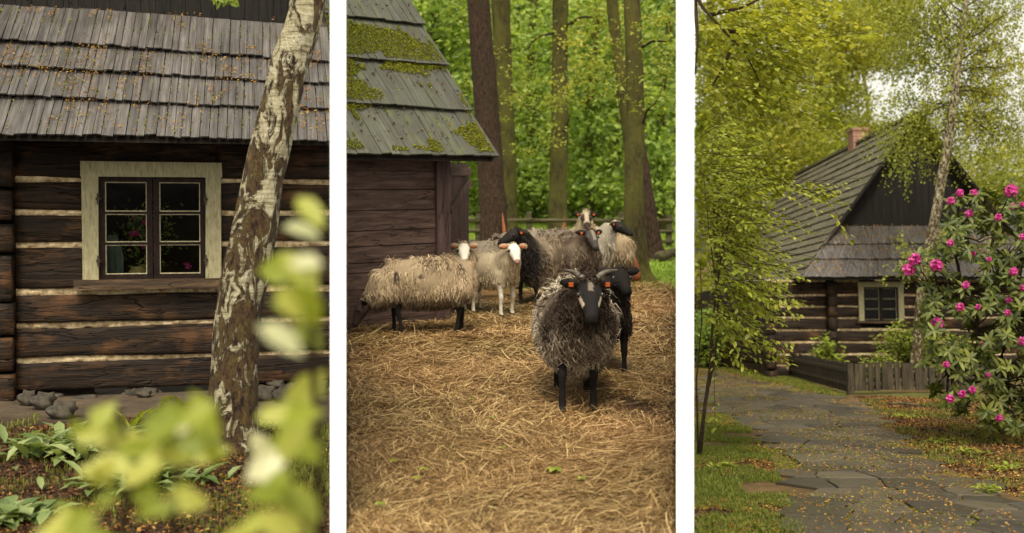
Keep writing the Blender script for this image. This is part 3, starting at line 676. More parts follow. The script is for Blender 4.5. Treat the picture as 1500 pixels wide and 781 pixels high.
for nm, L_ in (('leaves', big), ('sheen_leaves', pale)):
    B = []; D = []; N = []; LL = []
    for (x, y, s) in L_:
        for rep in range(2 if nm == 'leaves' else 1):
            Y = random.uniform(1.1, 1.45); a = random.uniform(-1.1, 1.1) + (math.pi if random.random() < .3 else 0); L = s / F * Y * random.uniform(.9, 1.15)
            d = Vector((math.cos(a), random.uniform(-.5, .5), math.sin(a) * .9 + .05)).normalized(); x_ = x + (rep * random.uniform(-20, 14)); x_ = min(x_, 474 - s * .5 * abs(d.x)); y_ = y + (26 if x < 350 else 8) + rep * random.uniform(-9, 13)
            c = at(x_, y_, Y); B.append(base @ (c - d * L / 2)); D.append(d); N.append(Vector((random.uniform(-.5, .5), -1, random.uniform(.2, 1.2)))); LL.append(L)
    B, D, N, LL = map(np.array, (B, D, N, LL)); tip = B + D * LL[:, None]; V, t_, q_ = leaf8(B, D, N, LL, .55, .2, .2)
    mb = np.array(base.inverted()); W_ = V @ mb[:3, :3].T + mb[:3, 3]; px, _ = proj(W_); px = px.reshape(-1, 8).max(1)
    keep = np.where(px < 476)[0]; V = V.reshape(-1, 8, 3)[keep].reshape(-1, 3); n = len(keep); V2, t_, q_ = V, *leaf8(np.zeros((n, 3)), np.ones((n, 3)), rng.normal(size=(n, 3)), 1., 1.)[1:]
    part(nm, mesh_np(nm, V2, [t_, q_], M['l_blur' if nm == 'leaves' else 'l_sheen'], None, True), T)
G = Geo()
for pts_ in (((170, 900), (180, 760), (200, 680), (170, 600)), ((260, 900), (255, 760), (262, 680), (290, 585)), ((470, 900), (468, 740), (462, 600), (455, 440), (462, 290)), ((455, 900), (440, 740), (420, 690), (395, 660)), ((120, 900), (110, 800), (100, 745))):
    G.tube([base @ at(x, y, 1.4) for x, y in pts_], [.008, .006, .005, .004, .003][:len(pts_)], 6)
G.part('twigs', M['twig'], T, True)

# ================================================================== sheep yard
PAN = 1
AS = R(40.5); PS = Vector((-1.73, 10.67, 0)); c2 = Fr(PS, AS)
shed = thing('plank_shed', 'purple brown plank shed with a mossy shingle roof at the left of the sheep yard', 'shed', PS, AS)
XC = c2.hit(637, 400).x; XC2 = c2.hit(657, 400).x; ZE = 1.83
ybs = [487, 450, 421, 398, 385, 360, 338, 310, 280, 256, 232]
def shz(y): return c2.hit(520, y, 0).z
zs = [-.08] + [shz(y) for y in (456, 425, 401, 386, 362, 339, 309, 278, 250)] + [1.95]
for k in range(len(zs) - 1):
    G = Geo(); yy = random.uniform(-.006, .006); G.box(-.45, XC, yy, yy + .035, zs[k] + .004, zs[k + 1] - .004, jit=.003); G.part('board', M['shed'], shed)
G = Geo(); G.box(-.45, XC, .04, .07, -.1, 2.0); G.part('inner_wall', M['deck'], shed)
G = Geo(); G.box(XC + .002, XC2, -.045, .14, -.1, 1.93); G.part('corner_post', M['shedv'], shed)
# end wall, away from the eye
for k in range(14): G = Geo(); G.box(XC2 - .1 + random.uniform(0, .004), XC2 - .07, .145 + k * .2, .145 + k * .2 + .196, -.1, 2.1 + (k * .2 + .14) * 1.1 if k < 7 else 2.1 + (2.8 - k * .2) * 1.1); G.part('end_board', M['shedv'], shed)
G = Geo(); G.box(-.45, XC2 + .06, -.16, .1, 1.94, 2.03); G.part('wall_plate', M['shed'], shed)
# roof
OV = -.35; e_r = 1.775; XE = c2.hit(728, 233, OV).x; ZE = c2.hit(728, 233, OV).z; slope = 1.16
mossp = []; NN = Vector((0, -slope, 1)).normalized(); st = .465
for k in range(6):
    t0, t1 = k * st, (k + 1) * st + .06
    shingle_course(shed, (-.5, OV + t0, ZE + t0 * slope), (XE, OV + t0, ZE + t0 * slope), (-.5, OV + t1, ZE + t1 * slope - .03), (XE, OV + t1, ZE + t1 * slope - .03), .125, .02, .035, 'shingle_b', .004, .006, seed=20 + k, moss=mossp, dens=.25)
G = Geo(); L = 6 * st
G.add([(-.5, OV + .04, ZE - .03), (XE - .03, OV + .04, ZE - .03), (XE - .03, OV + L, ZE + L * slope - .07), (-.5, OV + L, ZE + L * slope - .07)], quads=[(0, 1, 2, 3)])
G.add([(-.5, OV + 2 * L, ZE - .03), (XE - .03, OV + 2 * L, ZE - .03), (XE - .03, OV + L, ZE + L * slope - .07), (-.5, OV + L, ZE + L * slope - .07)], quads=[(0, 3, 2, 1)])
G.part('roof_deck', M['deck'], shed)
G = Geo(); Mx = Matrix.Translation((XE - .02, OV, ZE)) @ Matrix.Rotation(math.atan(slope), 4, 'X'); G.box(-.02, .012, .02, L * math.hypot(1, slope), -.07, .018, M=Mx); G.part('verge_board', M['shingle_b'], shed)
scatter_bits(mossp, NN, .018, 'joint_moss', 'moss', shed, .8, .9)
# moss cushions
n = 120000; q = rng.uniform(0, 1, (n, 2)); X = -.5 + (XE + .45) * q[:, 0]; t = q[:, 1] * L
f = np.array([noise.fractal(Vector((a * .9, b * 2.2, 2.2)), .7, 2., 4) + .25 * noise.noise(Vector((a * 14, 0, 9))) for a, b in zip(X, t)])
wgt = .07 + .1 * np.abs(X - .1) - .16 * ((t > st * 1.1) & (t < st * 2.9)) + .08 * (t < st * .9)
k = f > wgt; tt = t[k] % st
P = np.stack([X[k], OV + t[k], ZE + t[k] * slope + .05 * (1 - tt / st) + .012], 1) + np.array(NN) * rng.uniform(.005, .03, (k.sum(), 1))
scatter_bits(P, NN, .017, 'moss_cushions', 'moss', shed, 1.2, .8)
n = 700; P = np.stack([rng.uniform(-.45, XE - .05, n), OV + rng.uniform(0, L, n), np.zeros(n)], 1); P[:, 2] = ZE + (P[:, 1] - OV) * slope + .06; scatter_bits(P, NN, .035, 'dead_leaves', 'brownleaf', shed, .3, .7)
# open plank door beyond the corner
pa = at(658, 400, 12.3); pb = at(687, 400, 12.9); ang = math.atan2(pb.y - pa.y, pb.x - pa.x); wl = (pb - pa).length; zt = at(672, 238, 12.5).z
T = thing('plank_door', 'narrow open plank door with a diagonal brace at the corner of the shed', 'door', (pa.x, pa.y, 0), ang)
for k in range(4): G = Geo(); G.box(wl * k / 4 + .004, wl * (k + 1) / 4 - .004, 0, .03, .04, zt - .02 * (k % 2)); G.part('board', M['shedv'], T)
G = Geo(); G.box(0, wl, -.03, -.002, zt - .16, zt - .06); G.box(0, wl, -.03, -.002, .3, .4); G.part('crossbar', M['shed'], T)
G = Geo(); d = Vector((wl, 0, .34)); G.box(0, d.length, -.034, -.004, -.045, .045, M=Matrix.Translation((0, 0, zt - .58)) @ Matrix.Rotation(-math.atan2(.34, wl), 4, 'Y')); G.part('brace', M['shedv'], T)

# ---- straw
syard = [gnd(x, y) for x, y in ((500, 830), (1000, 830), (998, 415), (900, 418), (800, 425), (690, 440), (630, 470), (500, 486))]
def straw_field():
    G = Geo(); spec = [(60000, 4.3, 6.2, .13, .0018), (44000, 6.2, 8.6, .15, .0024), (36000, 8.6, 15.6, .18, .0036)]
    VV = []; QQ = []; off = 0
    for n, ya, yb, L, r_ in spec:
        y = np.sqrt(rng.uniform(ya ** 2, yb ** 2, n)); px = rng.uniform(507, 990, n); P = np.array([(0, 0, 0)] * n, float)
        P[:, 0] = (px - 750) / F * y; P[:, 1] = y
        pn = np.array([noise.noise(Vector((a * .8, b * .8, 3.3))) + .5 * noise.noise(Vector((a * 3, b * 3, 1))) for a, b in P[:, :2]]); k = in_poly(P[:, :2], [(p.x, p.y) for p in syard]) & (rng.uniform(0, 1, n) < .35 + 1.6 * (pn + .45)); P = P[k]; n = len(P)
        cn = np.array([noise.noise(Vector((a * 2.2, b * 2.2, 1))) for a, b in P[:, :2]]); dn = np.array([noise.noise(Vector((a * 1.1, b * 1.1, 8))) for a, b in P[:, :2]])
        P[:, 2] = .012 + rng.uniform(0, 1, n) ** 2 * (.025 + .05 * np.clip(cn, 0, 1)) + np.array([.03 * noise.noise(Vector((a * .9, b * .9, 0))) for a, b in P[:, :2]])
        a = rng.uniform(0, math.pi, n) * .8 + dn * 2.2; D = np.stack([np.cos(a), np.sin(a), rng.normal(0, .12, n)], 1)
        V, Q = strands(P, D, rng.uniform(.3, 1.7, n) ** 1.3 * L, rng.uniform(.35, 1.3, n) * r_, 3, .13); V[:, 2] = np.maximum(V[:, 2], -.0)
        k2 = inside(V.reshape(n, -1, 3)[:, 0], 2) & inside(V.reshape(n, -1, 3)[:, -1], 2); V = V.reshape(n, 8, 3)[k2].reshape(-1, 3); n = k2.sum()
        b = (np.arange(n) * 8)[:, None]; Q = np.concatenate([b + np.array([[2 * j, 2 * j + 1, 2 * j + 3, 2 * j + 2]]) for j in range(3)])
        VV.append(V); QQ.append(Q + off); off += len(V)
    return mesh_np('straw_bedding', np.concatenate(VV), [np.concatenate(QQ)], M['straw'])
solo('straw_bedding', straw_field(), 'trampled golden straw covering the sheep yard', 'straw', kind='stuff')
litter('chaff', syard, 9000, .022, 'straw', 'short bits of chaff among the straw', zz=.03)
litter('dark_crumbs', syard, 9000, .02, 'brownleaf', 'dark crumbs scattered over the straw', zz=.02, wr=.9)
for k, (x, y, lb) in enumerate(((812, 703, 'green maple leaf lying on the straw below the horned sheep'), (736, 670, 'green leaf on the straw left of and below the horned sheep'), (690, 596, 'small green leaf on the straw below the shed corner'), (610, 716, 'pale green leaf on the straw near the lower left of the yard'), (556, 755, 'pale leaf at the bottom left of the straw'), (577, 690, 'tiny green leaf on the straw left of the yard centre'), (852, 716, 'yellowish leaf on the straw right of the maple leaf'), (722, 624, 'light green leaf on the straw in the middle of the yard'), (620, 702, 'small green sprig on the straw at the lower left'))):
    p = gnd(x, y); n = 5; a = np.linspace(0, 2 * math.pi, n, endpoint=False) + random.random(); V, t_, q_ = leaf8(np.zeros((n, 3)) + (0, 0, .03), np.stack([np.cos(a), np.sin(a), np.full(n, .12)], 1), np.tile((0, 0, 1.), (n, 1)), .05 if k == 0 else .028, .8)
    solo('fallen_leaf', mesh_np('fallen_leaf', V, [t_, q_], M['l_shrub']), lb, 'leaf', 'green leaves fallen on the straw', loc=(p.x, p.y, .03))
gp = [gnd(x, y) for x, y in ((500, 327), (1000, 327), (1000, 424), (880, 424), (780, 424), (640, 400))]
grass('sunlit_tone_grass', gp, 42000, .075, .009, 'grass coloured as if sunlit between the trees behind the sheep', matn='meadow')
def stick(pts, r, lb, name='fallen_branch'):
    o = gnd(*pts[0]); G = Geo(); G.tube([gnd(x, y) - o + Vector((0, 0, r[0] * .8 + .015)) for x, y in pts], r, 8); return solo(name, G.mesh(name, M['rail'], True), lb, 'branch', loc=o)
stick([(744, 458), (770, 446), (800, 434), (822, 427)], [.02, .03, .03, .02], 'thin grey branch lying on the straw beneath the dark sheep')
stick([(966, 384), (982, 379), (1000, 376)], [.11, .1, .09], 'short grey log lying on the grass at the right edge of the meadow', 'log')

# ---- trees of the yard
def tree(name, lb, tr, bk, sides=28, amp=.012, flare=.25, grp=None, branches=(), leaves=None, leafm='l_forest', n=60):
    P, r = interp_trunk(tr, n); V, Q = rough_trunk(P, r, sides, amp, 2.2, 1.4, flare); T = thing(name, lb, 'tree', P[0], group=grp)
    part('trunk', mesh_np('trunk', V, [Q], M[bk], None, True), T); return T, P
def canopy(T, o, blobs, leafm, size, per, clump=.35, wr=.6, name='crown', droop=.0, cull=True, nsub=None):
    """blobs: (centre, (rx, ry, rz), clumps). Leaves in clumps spread through the volume, twigs to each clump"""
    PP = []; DD = []
    for (c, rad, nc) in blobs:
        d = unit(rng.normal(size=(nc, 3))) * (rng.uniform(.25, 1, (nc, 1)) ** .45); cc = d * np.array(rad) + np.array(c)
        for q in cc:
            m = int(per * rng.uniform(.5, 1.5)); cl = clump * rng.uniform(.6, 1.4)
            p = rng.normal(size=(m, 3)) * (cl, cl, cl * .38) ; p[:, 2] -= droop * (p[:, 0] ** 2 + p[:, 1] ** 2) ** .5
            PP.append(p + q); DD.append(rng.normal(size=(m, 3)) * (1, 1, .5) + (0, 0, -.25))
    P = np.concatenate(PP); D = np.concatenate(DD)
    if cull: k = inside(P, 2); P = P[k]; D = D[k]
    if not len(P): return
    V, Q = leaf4(P - np.array(o), D, rng.uniform(.6, 1.3, len(P)) * size, wr, .12)
    part(name, mesh_np(name, V, [Q], M[leafm]), T)
def limbs(T, o, segs, matn='twig', name='branch'):
    for s in segs:
        G = Geo(); G.tube([Vector(p) - o for p, r_ in s], [r_ for p, r_ in s], 7); G.part(name, M[matn], T, True)
def bend_limb(a, b, ra, rb, n=6, sag=.1):
    a, b = Vector(a), Vector(b); L = (b - a).length; out = []
    for k in range(n + 1):
        t = k / n; p = a.lerp(b, t) + Vector((noise.noise(Vector((t * 3, a.x, b.z))), noise.noise(Vector((t * 3, a.y, b.x))), noise.noise(Vector((t * 3, a.z, b.y))) + sag * math.sin(t * 3.14) * 3)) * L * .1 * (t * (1 - t) * 4 + .1)
        out.append((p, ra + (rb - ra) * t))
    return out
def scar(T, o, x0, y0, x1, y1, wpx, Y):
    G = Geo(); pts = [Vector(at(x0 + (x1 - x0) * k / 5, y0 + (y1 - y0) * k / 5, Y)) - o for k in range(6)]; r = wpx / F * Y
    G.tube(pts, [r * .5, r * .48, r * .42, r * .35, r * .2, r * .05], 10, ry=[.03] * 6, up=(0, 1, 0)); G.part('bare_patch', M['scar'], T, True)
yt = []
d = gnd(722, 372).y
T, P = tree('tall_tree', 'thick brown scaly trunk leaning left just behind the shed corner', trunk_from_px([(726, 374, 48), (724, 350, 42), (722, 300, 39), (718, 240, 37), (714, 180, 35), (709, 110, 34), (704, 50, 33), (699, -20, 32), (694, -120, 30)], d), 'pinebark', 40, .022, .12)
scar(T, P[0], 741, 366, 736, 312, 7, d - .38)
canopy(T, P[0], [((P[-1].x, P[-1].y, 9.6), (2.6, 2.6, 1.8), 24)], 'l_forest', .13, 60, .4)
d = gnd(746, 352).y
T, P = tree('tall_tree', 'slim moss green trunk right behind the thick brown trunk by the shed', trunk_from_px([(747, 352, 28), (746, 320, 24), (744, 240, 23), (740, 150, 24), (736, 70, 26), (733, -10, 27), (730, -100, 26)], d), 'mossbark', 28, .02)
canopy(T, P[0], [((P[-1].x, P[-1].y, 9), (2.8, 2.8, 2), 22)], 'l_forest', .14, 60, .4)
limbs(T, P[0], [bend_limb(at(744, 190, d), at(640, 150, d - 1), .05, .01), bend_limb(at(744, 130, d), at(800, 175, d - 1), .04, .01)])
canopy(T, P[0], [(at(775, 185, d - 1.5), (.9, .7, .8), 16), (at(760, 120, d - 1.5), (.5, .6, .8), 10), (at(640, 130, d - 1), (1.0, .7, .6), 16)], 'l_birch', .085, 34, .22, name='lower_leaves')
d = gnd(819, 352).y
T, P = tree('tall_tree', 'straight moss green trunk in the middle behind the flock, bare red patch at its foot', trunk_from_px([(818, 354, 34), (817, 330, 29), (818, 260, 26), (820, 180, 24), (820, 90, 23), (821, 0, 22), (821, -100, 21)], d), 'mossbark', 28, .02)
scar(T, P[0], 826, 350, 827, 318, 8, d - .29)
canopy(T, P[0], [((P[-1].x, P[-1].y, 9), (2.8, 2.8, 2), 22)], 'l_forest', .14, 60, .4)
limbs(T, P[0], [bend_limb(at(826, 40, d), at(880, 20, d - 1), .05, .012), bend_limb(at(815, 45, d), at(765, 75, d - 1), .04, .01), bend_limb(at(822, 200, d), at(840, 160, d - 1), .03, .008)])
canopy(T, P[0], [(at(822, 165, d - 1), (.35, .5, .6), 6), (at(870, 30, d - 1.5), (.8, .7, .5), 12)], 'l_birch', .09, 30, .2, name='lower_leaves')
d = gnd(935, 414).y
T, P = tree('tall_tree', 'nearest trunk right of the flock with a red bare wound at its flared base', trunk_from_px([(937, 416, 42), (934, 395, 34), (931, 350, 31), (929, 300, 29), (929, 240, 28), (931, 180, 26), (930, 120, 25), (928, 60, 24), (926, 0, 23), (925, -90, 24)], d), 'mossbark', 36, .014, .35)
scar(T, P[0], 930, 411, 926, 366, 19, d - .24)
canopy(T, P[0], [((P[-1].x, P[-1].y, 8.2), (2.2, 2.2, 1.5), 22)], 'l_forest', .11, 60, .35)
limbs(T, P[0], [bend_limb(at(932, 70, d), at(985, 60, d - .6), .03, .008), bend_limb(at(935, 190, d), at(970, 130, d - .5), .02, .006)])
canopy(T, P[0], [(at(972, 60, d - .5), (.35, .5, .55), 10), (at(965, 120, d - .5), (.3, .4, .4), 7)], 'l_birch', .065, 30, .16, name='lower_leaves')
d = 21.5
T, P = tree('tall_tree', 'grey green trunk behind the nearest right trunk, slanting up to the left', trunk_from_px([(938, 376, 24), (930, 300, 18), (921, 200, 17), (912, 130, 18), (903, 60, 17), (896, 0, 16), (888, -80, 15)], d), 'mossbark', 24, .018)
canopy(T, P[0], [(at(890, -60, d), (1.5, 1.2, .9), 24), (at(880, 120, d - 1), (.9, .8, .6), 14), (at(870, 60, d - 1), (.6, .6, .5), 8)], 'l_birch', .085, 40, .25, name='lower_leaves')
d = gnd(958, 382).y
T, P = tree('tall_tree', 'dark trunk at the far right leaning away behind the nearest right trunk', trunk_from_px([(962, 384, 34), (958, 360, 24), (950, 310, 22), (942, 250, 20), (934, 190, 16), (930, 80, 12), (927, -60, 11)], d), 'pinebark', 28, .016, .3)
canopy(T, P[0], [((P[-1].x, P[-1].y, 8.6), (2.2, 2.2, 1.5), 18)], 'l_forest', .12, 50, .35)

# ---- fence beyond the flock
fy = 24.0
T = thing('rail_fence', 'low wooden rail fence crossing the meadow behind the flock', 'fence', (.5, fy, 0))
xs = [at(x, 340, fy).x - .5 for x in (640, 700, 775, 858, 909, 926, 980, 1003)]
for k, x in enumerate(xs): G = Geo(); G.box(x - .06, x + .06, -.06, .06, -.1, .76 + random.uniform(-.04, .08), jit=.01); G.part('post', M['rail'], T)
for z in (.64, .38, .14):
    for k in range(len(xs) - 1):
        if xs[k + 1] - xs[k] < .4: continue
        G = Geo(); G.tube([(xs[k] - .1, -.07, z + random.uniform(-.02, .02)), ((xs[k] + xs[k + 1]) / 2, -.075, z - .015), (xs[k + 1] + .1, -.07, z + random.uniform(-.02, .02))], .045, 7); G.part('rail', M['rail'], T)

# ---- forest behind
def forest_tree(px, d, tr_w, blobs, lb, leafm='l_forest', size=.2, per=27, clump=.5, nm='forest_tree', bk='mossbark', h=16):
    base = at(px, 350, d); base.z = 0; G = Geo(); T = thing(nm, lb, 'tree', base, group='forest trees behind the yard' if PAN == 1 else 'tall trees behind the path')
    if tr_w:
        V, Q = rough_trunk(*interp_trunk([(base + Vector((random.uniform(-.2, .2) * k, 0, h * k / 4)), tr_w * (1 - k * .17)) for k in range(5)], 20), 14, .02, 1, 1, .2); part('trunk', mesh_np('trunk', V, [Q], M[bk], None, True), T)
        for (c, rd, nc) in blobs[:7]:
            c = Vector(c); z0 = max(.8, min(c.z - .5 * rd[2], h * .8)); s = bend_limb(Vector((base.x, base.y, z0)), c, tr_w * .35, .02); limbs(T, base, [s], bk)
    canopy(T, base, blobs, leafm, size, per, clump); return T
blob = lambda x, y, d, rx, ry, rz, n: (at(x, y, d), (rx, ry, rz), n)
forest_tree(640, 30, .16, [blob(640, 110, 30, 2.2, 1.6, 2.2, 90), blob(610, 20, 30, 1.6, 1.5, 1.6, 60), blob(690, 20, 31, 1.5, 1.5, 1.5, 50)], 'bright leafy tree rising right behind the shed roof', size=0.217)
forest_tree(655, 36, .14, [blob(660, 230, 36, 1.6, 1.6, 1.8, 70), blob(790, 270, 36, 2.0, 1.6, 1.2, 70)], 'low bright leafy tree between the shed and the middle trunk', 'l_forest', 0.232)
forest_tree(785, 38, .2, [blob(780, 60, 38, 2.2, 2, 2.6, 90), blob(790, 180, 37, 1.8, 1.6, 1.6, 70)], 'leafy tree filling the gap left of the middle trunk', size=0.246)
forest_tree(865, 33, .15, [blob(868, 60, 33, 1.6, 1.5, 1.7, 70), blob(872, 180, 33, 1.3, 1.3, 1.3, 60), blob(880, 260, 33, 1.4, 1.2, .9, 46)], 'leafy tree between the middle trunk and the right trunks', size=0.217)
forest_tree(968, 31, .14, [blob(968, 60, 31, 1.2, 1.5, 1.8, 60), blob(972, 180, 30, 1.0, 1.2, 1.4, 60), blob(965, 260, 30, 1.1, 1.2, .9, 44)], 'leafy tree at the right edge of the yard view', size=0.217)
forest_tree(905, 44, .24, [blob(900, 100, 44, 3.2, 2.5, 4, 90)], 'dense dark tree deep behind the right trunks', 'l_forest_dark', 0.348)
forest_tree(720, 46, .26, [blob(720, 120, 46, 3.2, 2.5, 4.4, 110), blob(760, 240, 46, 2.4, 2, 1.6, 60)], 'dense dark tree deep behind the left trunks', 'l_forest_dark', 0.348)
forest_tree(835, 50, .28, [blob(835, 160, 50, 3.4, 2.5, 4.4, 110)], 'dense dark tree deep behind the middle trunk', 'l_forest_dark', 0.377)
def bush(px, d, w_, h_, lb, leafm, size=.12, n=60, per=44):
    base = at(px, 350, d); base.z = 0; T = thing('bush', lb, 'bush', base, group='bushes along the edge of the forest')
    G = Geo()
    for k in range(6): a = k * 1.05; G.tube([(0, 0, 0), (math.cos(a) * w_ * .2, math.sin(a) * .2, h_ * .4), (math.cos(a) * w_ * .5, math.sin(a) * .4, h_ * .8)], [.03, .02, .008], 5)
    G.part('stems', M['twig'], T, True); canopy(T, base, [((base.x, base.y, h_ * .52), (w_, w_ * .6, h_ * .5), n)], leafm, size, per, .28, name='foliage')
bush(665, 35.5, 1.43, 2.75, 'dark green bush seen between the shed door and the thick trunk', 'l_forest')
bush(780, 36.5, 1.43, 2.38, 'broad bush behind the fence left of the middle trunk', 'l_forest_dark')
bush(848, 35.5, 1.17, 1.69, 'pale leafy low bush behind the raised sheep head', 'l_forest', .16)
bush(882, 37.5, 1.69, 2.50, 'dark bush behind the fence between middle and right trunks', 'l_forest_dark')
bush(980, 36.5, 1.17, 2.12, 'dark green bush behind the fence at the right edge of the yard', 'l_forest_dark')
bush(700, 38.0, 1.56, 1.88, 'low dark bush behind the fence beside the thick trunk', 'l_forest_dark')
bush(955, 35.0, 0.65, 1.12, 'small bright bush behind the fence right of the nearest trunk', 'l_forest')
# far woodland: one mass
n = 26000; P = np.stack([rng.uniform(-12, 12, n), rng.uniform(54, 66, n), rng.uniform(0, 1, n) ** .9 * 17], 1); P[:, 0] *= P[:, 1] / 60
P = P[inside(P)]; f = fbm(P * (.5, .2, .5), .8, 3); P = P[f > -.22]
V, Q = leaf4(P, rng.normal(size=P.shape), rng.uniform(.4, 1.1, len(P)) * .5, .7); solo('far_woodland', mesh_np('far_woodland', V, [Q], M['l_forest']), 'far green woodland closing the view behind the sheep yard', 'woodland', kind='stuff')
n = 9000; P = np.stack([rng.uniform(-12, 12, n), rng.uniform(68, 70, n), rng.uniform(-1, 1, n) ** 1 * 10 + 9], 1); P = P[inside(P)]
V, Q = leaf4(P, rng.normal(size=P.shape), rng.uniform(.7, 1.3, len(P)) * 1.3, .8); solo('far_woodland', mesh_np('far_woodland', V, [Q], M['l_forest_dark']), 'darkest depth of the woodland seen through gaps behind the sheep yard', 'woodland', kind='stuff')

# ================================================================== sheep
def loft(secs, n=12, ref=(0, 0, 1)):
    """secs: (centre, forward, right-radius, up-radius); closed tube"""
    V = []; m = len(secs)
    for (c, f, a, b) in secs:
        f = Vector(f).normalized(); s = f.cross(Vector(ref)).normalized(); u = s.cross(f).normalized(); c = Vector(c)
        for j in range(n): an = 2 * math.pi * j / n; V.append(c + s * (a * math.cos(an)) + u * (b * math.sin(an)))
    Q = [(k * n + j, k * n + (j + 1) % n, (k + 1) * n + (j + 1) % n, (k + 1) * n + j) for k in range(m - 1) for j in range(n)]
    V += [Vector(secs[0][0]), Vector(secs[-1][0])]; T = [(m * n, (j + 1) % n, j) for j in range(n)] + [(m * n + 1, (m - 1) * n + j, (m - 1) * n + (j + 1) % n) for j in range(n)]
    return V, T, Q
def remesh(pieces, voxel, sm=2):
    G = Geo()
    for V, T, Q in pieces: G.add([tuple(v) for v in V], tris=T, quads=Q)
    me = G.mesh('tmp', None); o = bpy.data.objects.new('tmp', me); COL.objects.link(o)
    r_ = o.modifiers.new('r', 'REMESH'); r_.mode = 'VOXEL'; r_.voxel_size = voxel; s = o.modifiers.new('s', 'SMOOTH'); s.iterations = sm; s.factor = .5
    dg = bpy.context.evaluated_depsgraph_get(); me2 = bpy.data.meshes.new_from_object(o.evaluated_get(dg)); bpy.data.objects.remove(o); bpy.data.meshes.remove(me)
    V = np.empty(len(me2.vertices) * 3, np.float32); me2.vertices.foreach_get('co', V); return me2, V.reshape(-1, 3)
def tri_sample(me, V, n):
    me.calc_loop_triangles(); t = np.empty(len(me.loop_triangles) * 3, np.int32); me.loop_triangles.foreach_get('vertices', t); t = t.reshape(-1, 3)
    a, b, c = V[t[:, 0]], V[t[:, 1]], V[t[:, 2]]; cr = np.cross(b - a, c - a); ar = np.linalg.norm(cr, axis=1); k = rng.choice(len(t), n, p=ar / ar.sum())
    u = rng.uniform(0, 1, (n, 2)); u[u.sum(1) > 1] = 1 - u[u.sum(1) > 1]; return a[k] + (b - a)[k] * u[:, :1] + (c - a)[k] * u[:, 1:], unit(cr[k])
def locks(P, N, L, r, down=1.15, wave=.25, seg=4, rnd=.5):
    """wavy tapering wool locks, three-sided"""
    n = len(P); Z = np.array([[0, 0, -1.0]])
    fl = np.array([(noise.noise(Vector(p) * 7), noise.noise(Vector(p) * 7 + Vector((9, 9, 9))), noise.noise(Vector(p) * 7 + Vector((3, 7, 1)))) for p in P])
    D = unit(N * .32 + Z * down * (1 - .75 * np.clip(N[:, 2:3], 0, 1)) + fl * rnd + rng.normal(size=(n, 3)) * .2 * rnd)
    S = unit(np.cross(D, rng.normal(size=(n, 3)))); U = np.cross(D, S); L = L[:, None]; r = r[:, None]; ph = rng.uniform(0, 6.28, (n, 1)); V = []
    fq = rng.uniform(4, 9, (n, 1)); c = P - D * L * .15
    for k in range(seg + 1):
        t = k / seg; Dk = unit(D + Z * down * t * .8); cc = P + Dk * L * t - N * .01 + (S * np.sin(ph + fq * t) + U * np.cos(ph * 1.3 + fq * t)) * L * wave * .25 * min(1, t * 2)
        rr = r * (1 - t ** 1.6 * .85)
        for j in range(3): an = 2.094 * j; V.append(cc + (S * math.cos(an) + U * math.sin(an)) * rr)
    V = np.stack(V, 1); m = 3 * (seg + 1); b = (np.arange(n) * m)[:, None]
    Q = np.concatenate([b + np.array([[3 * k + j, 3 * k + (j + 1) % 3, 3 * k + 3 + (j + 1) % 3, 3 * k + 3 + j]]) for k in range(seg) for j in range(3)])
    return V.reshape(-1, 3), Q, m
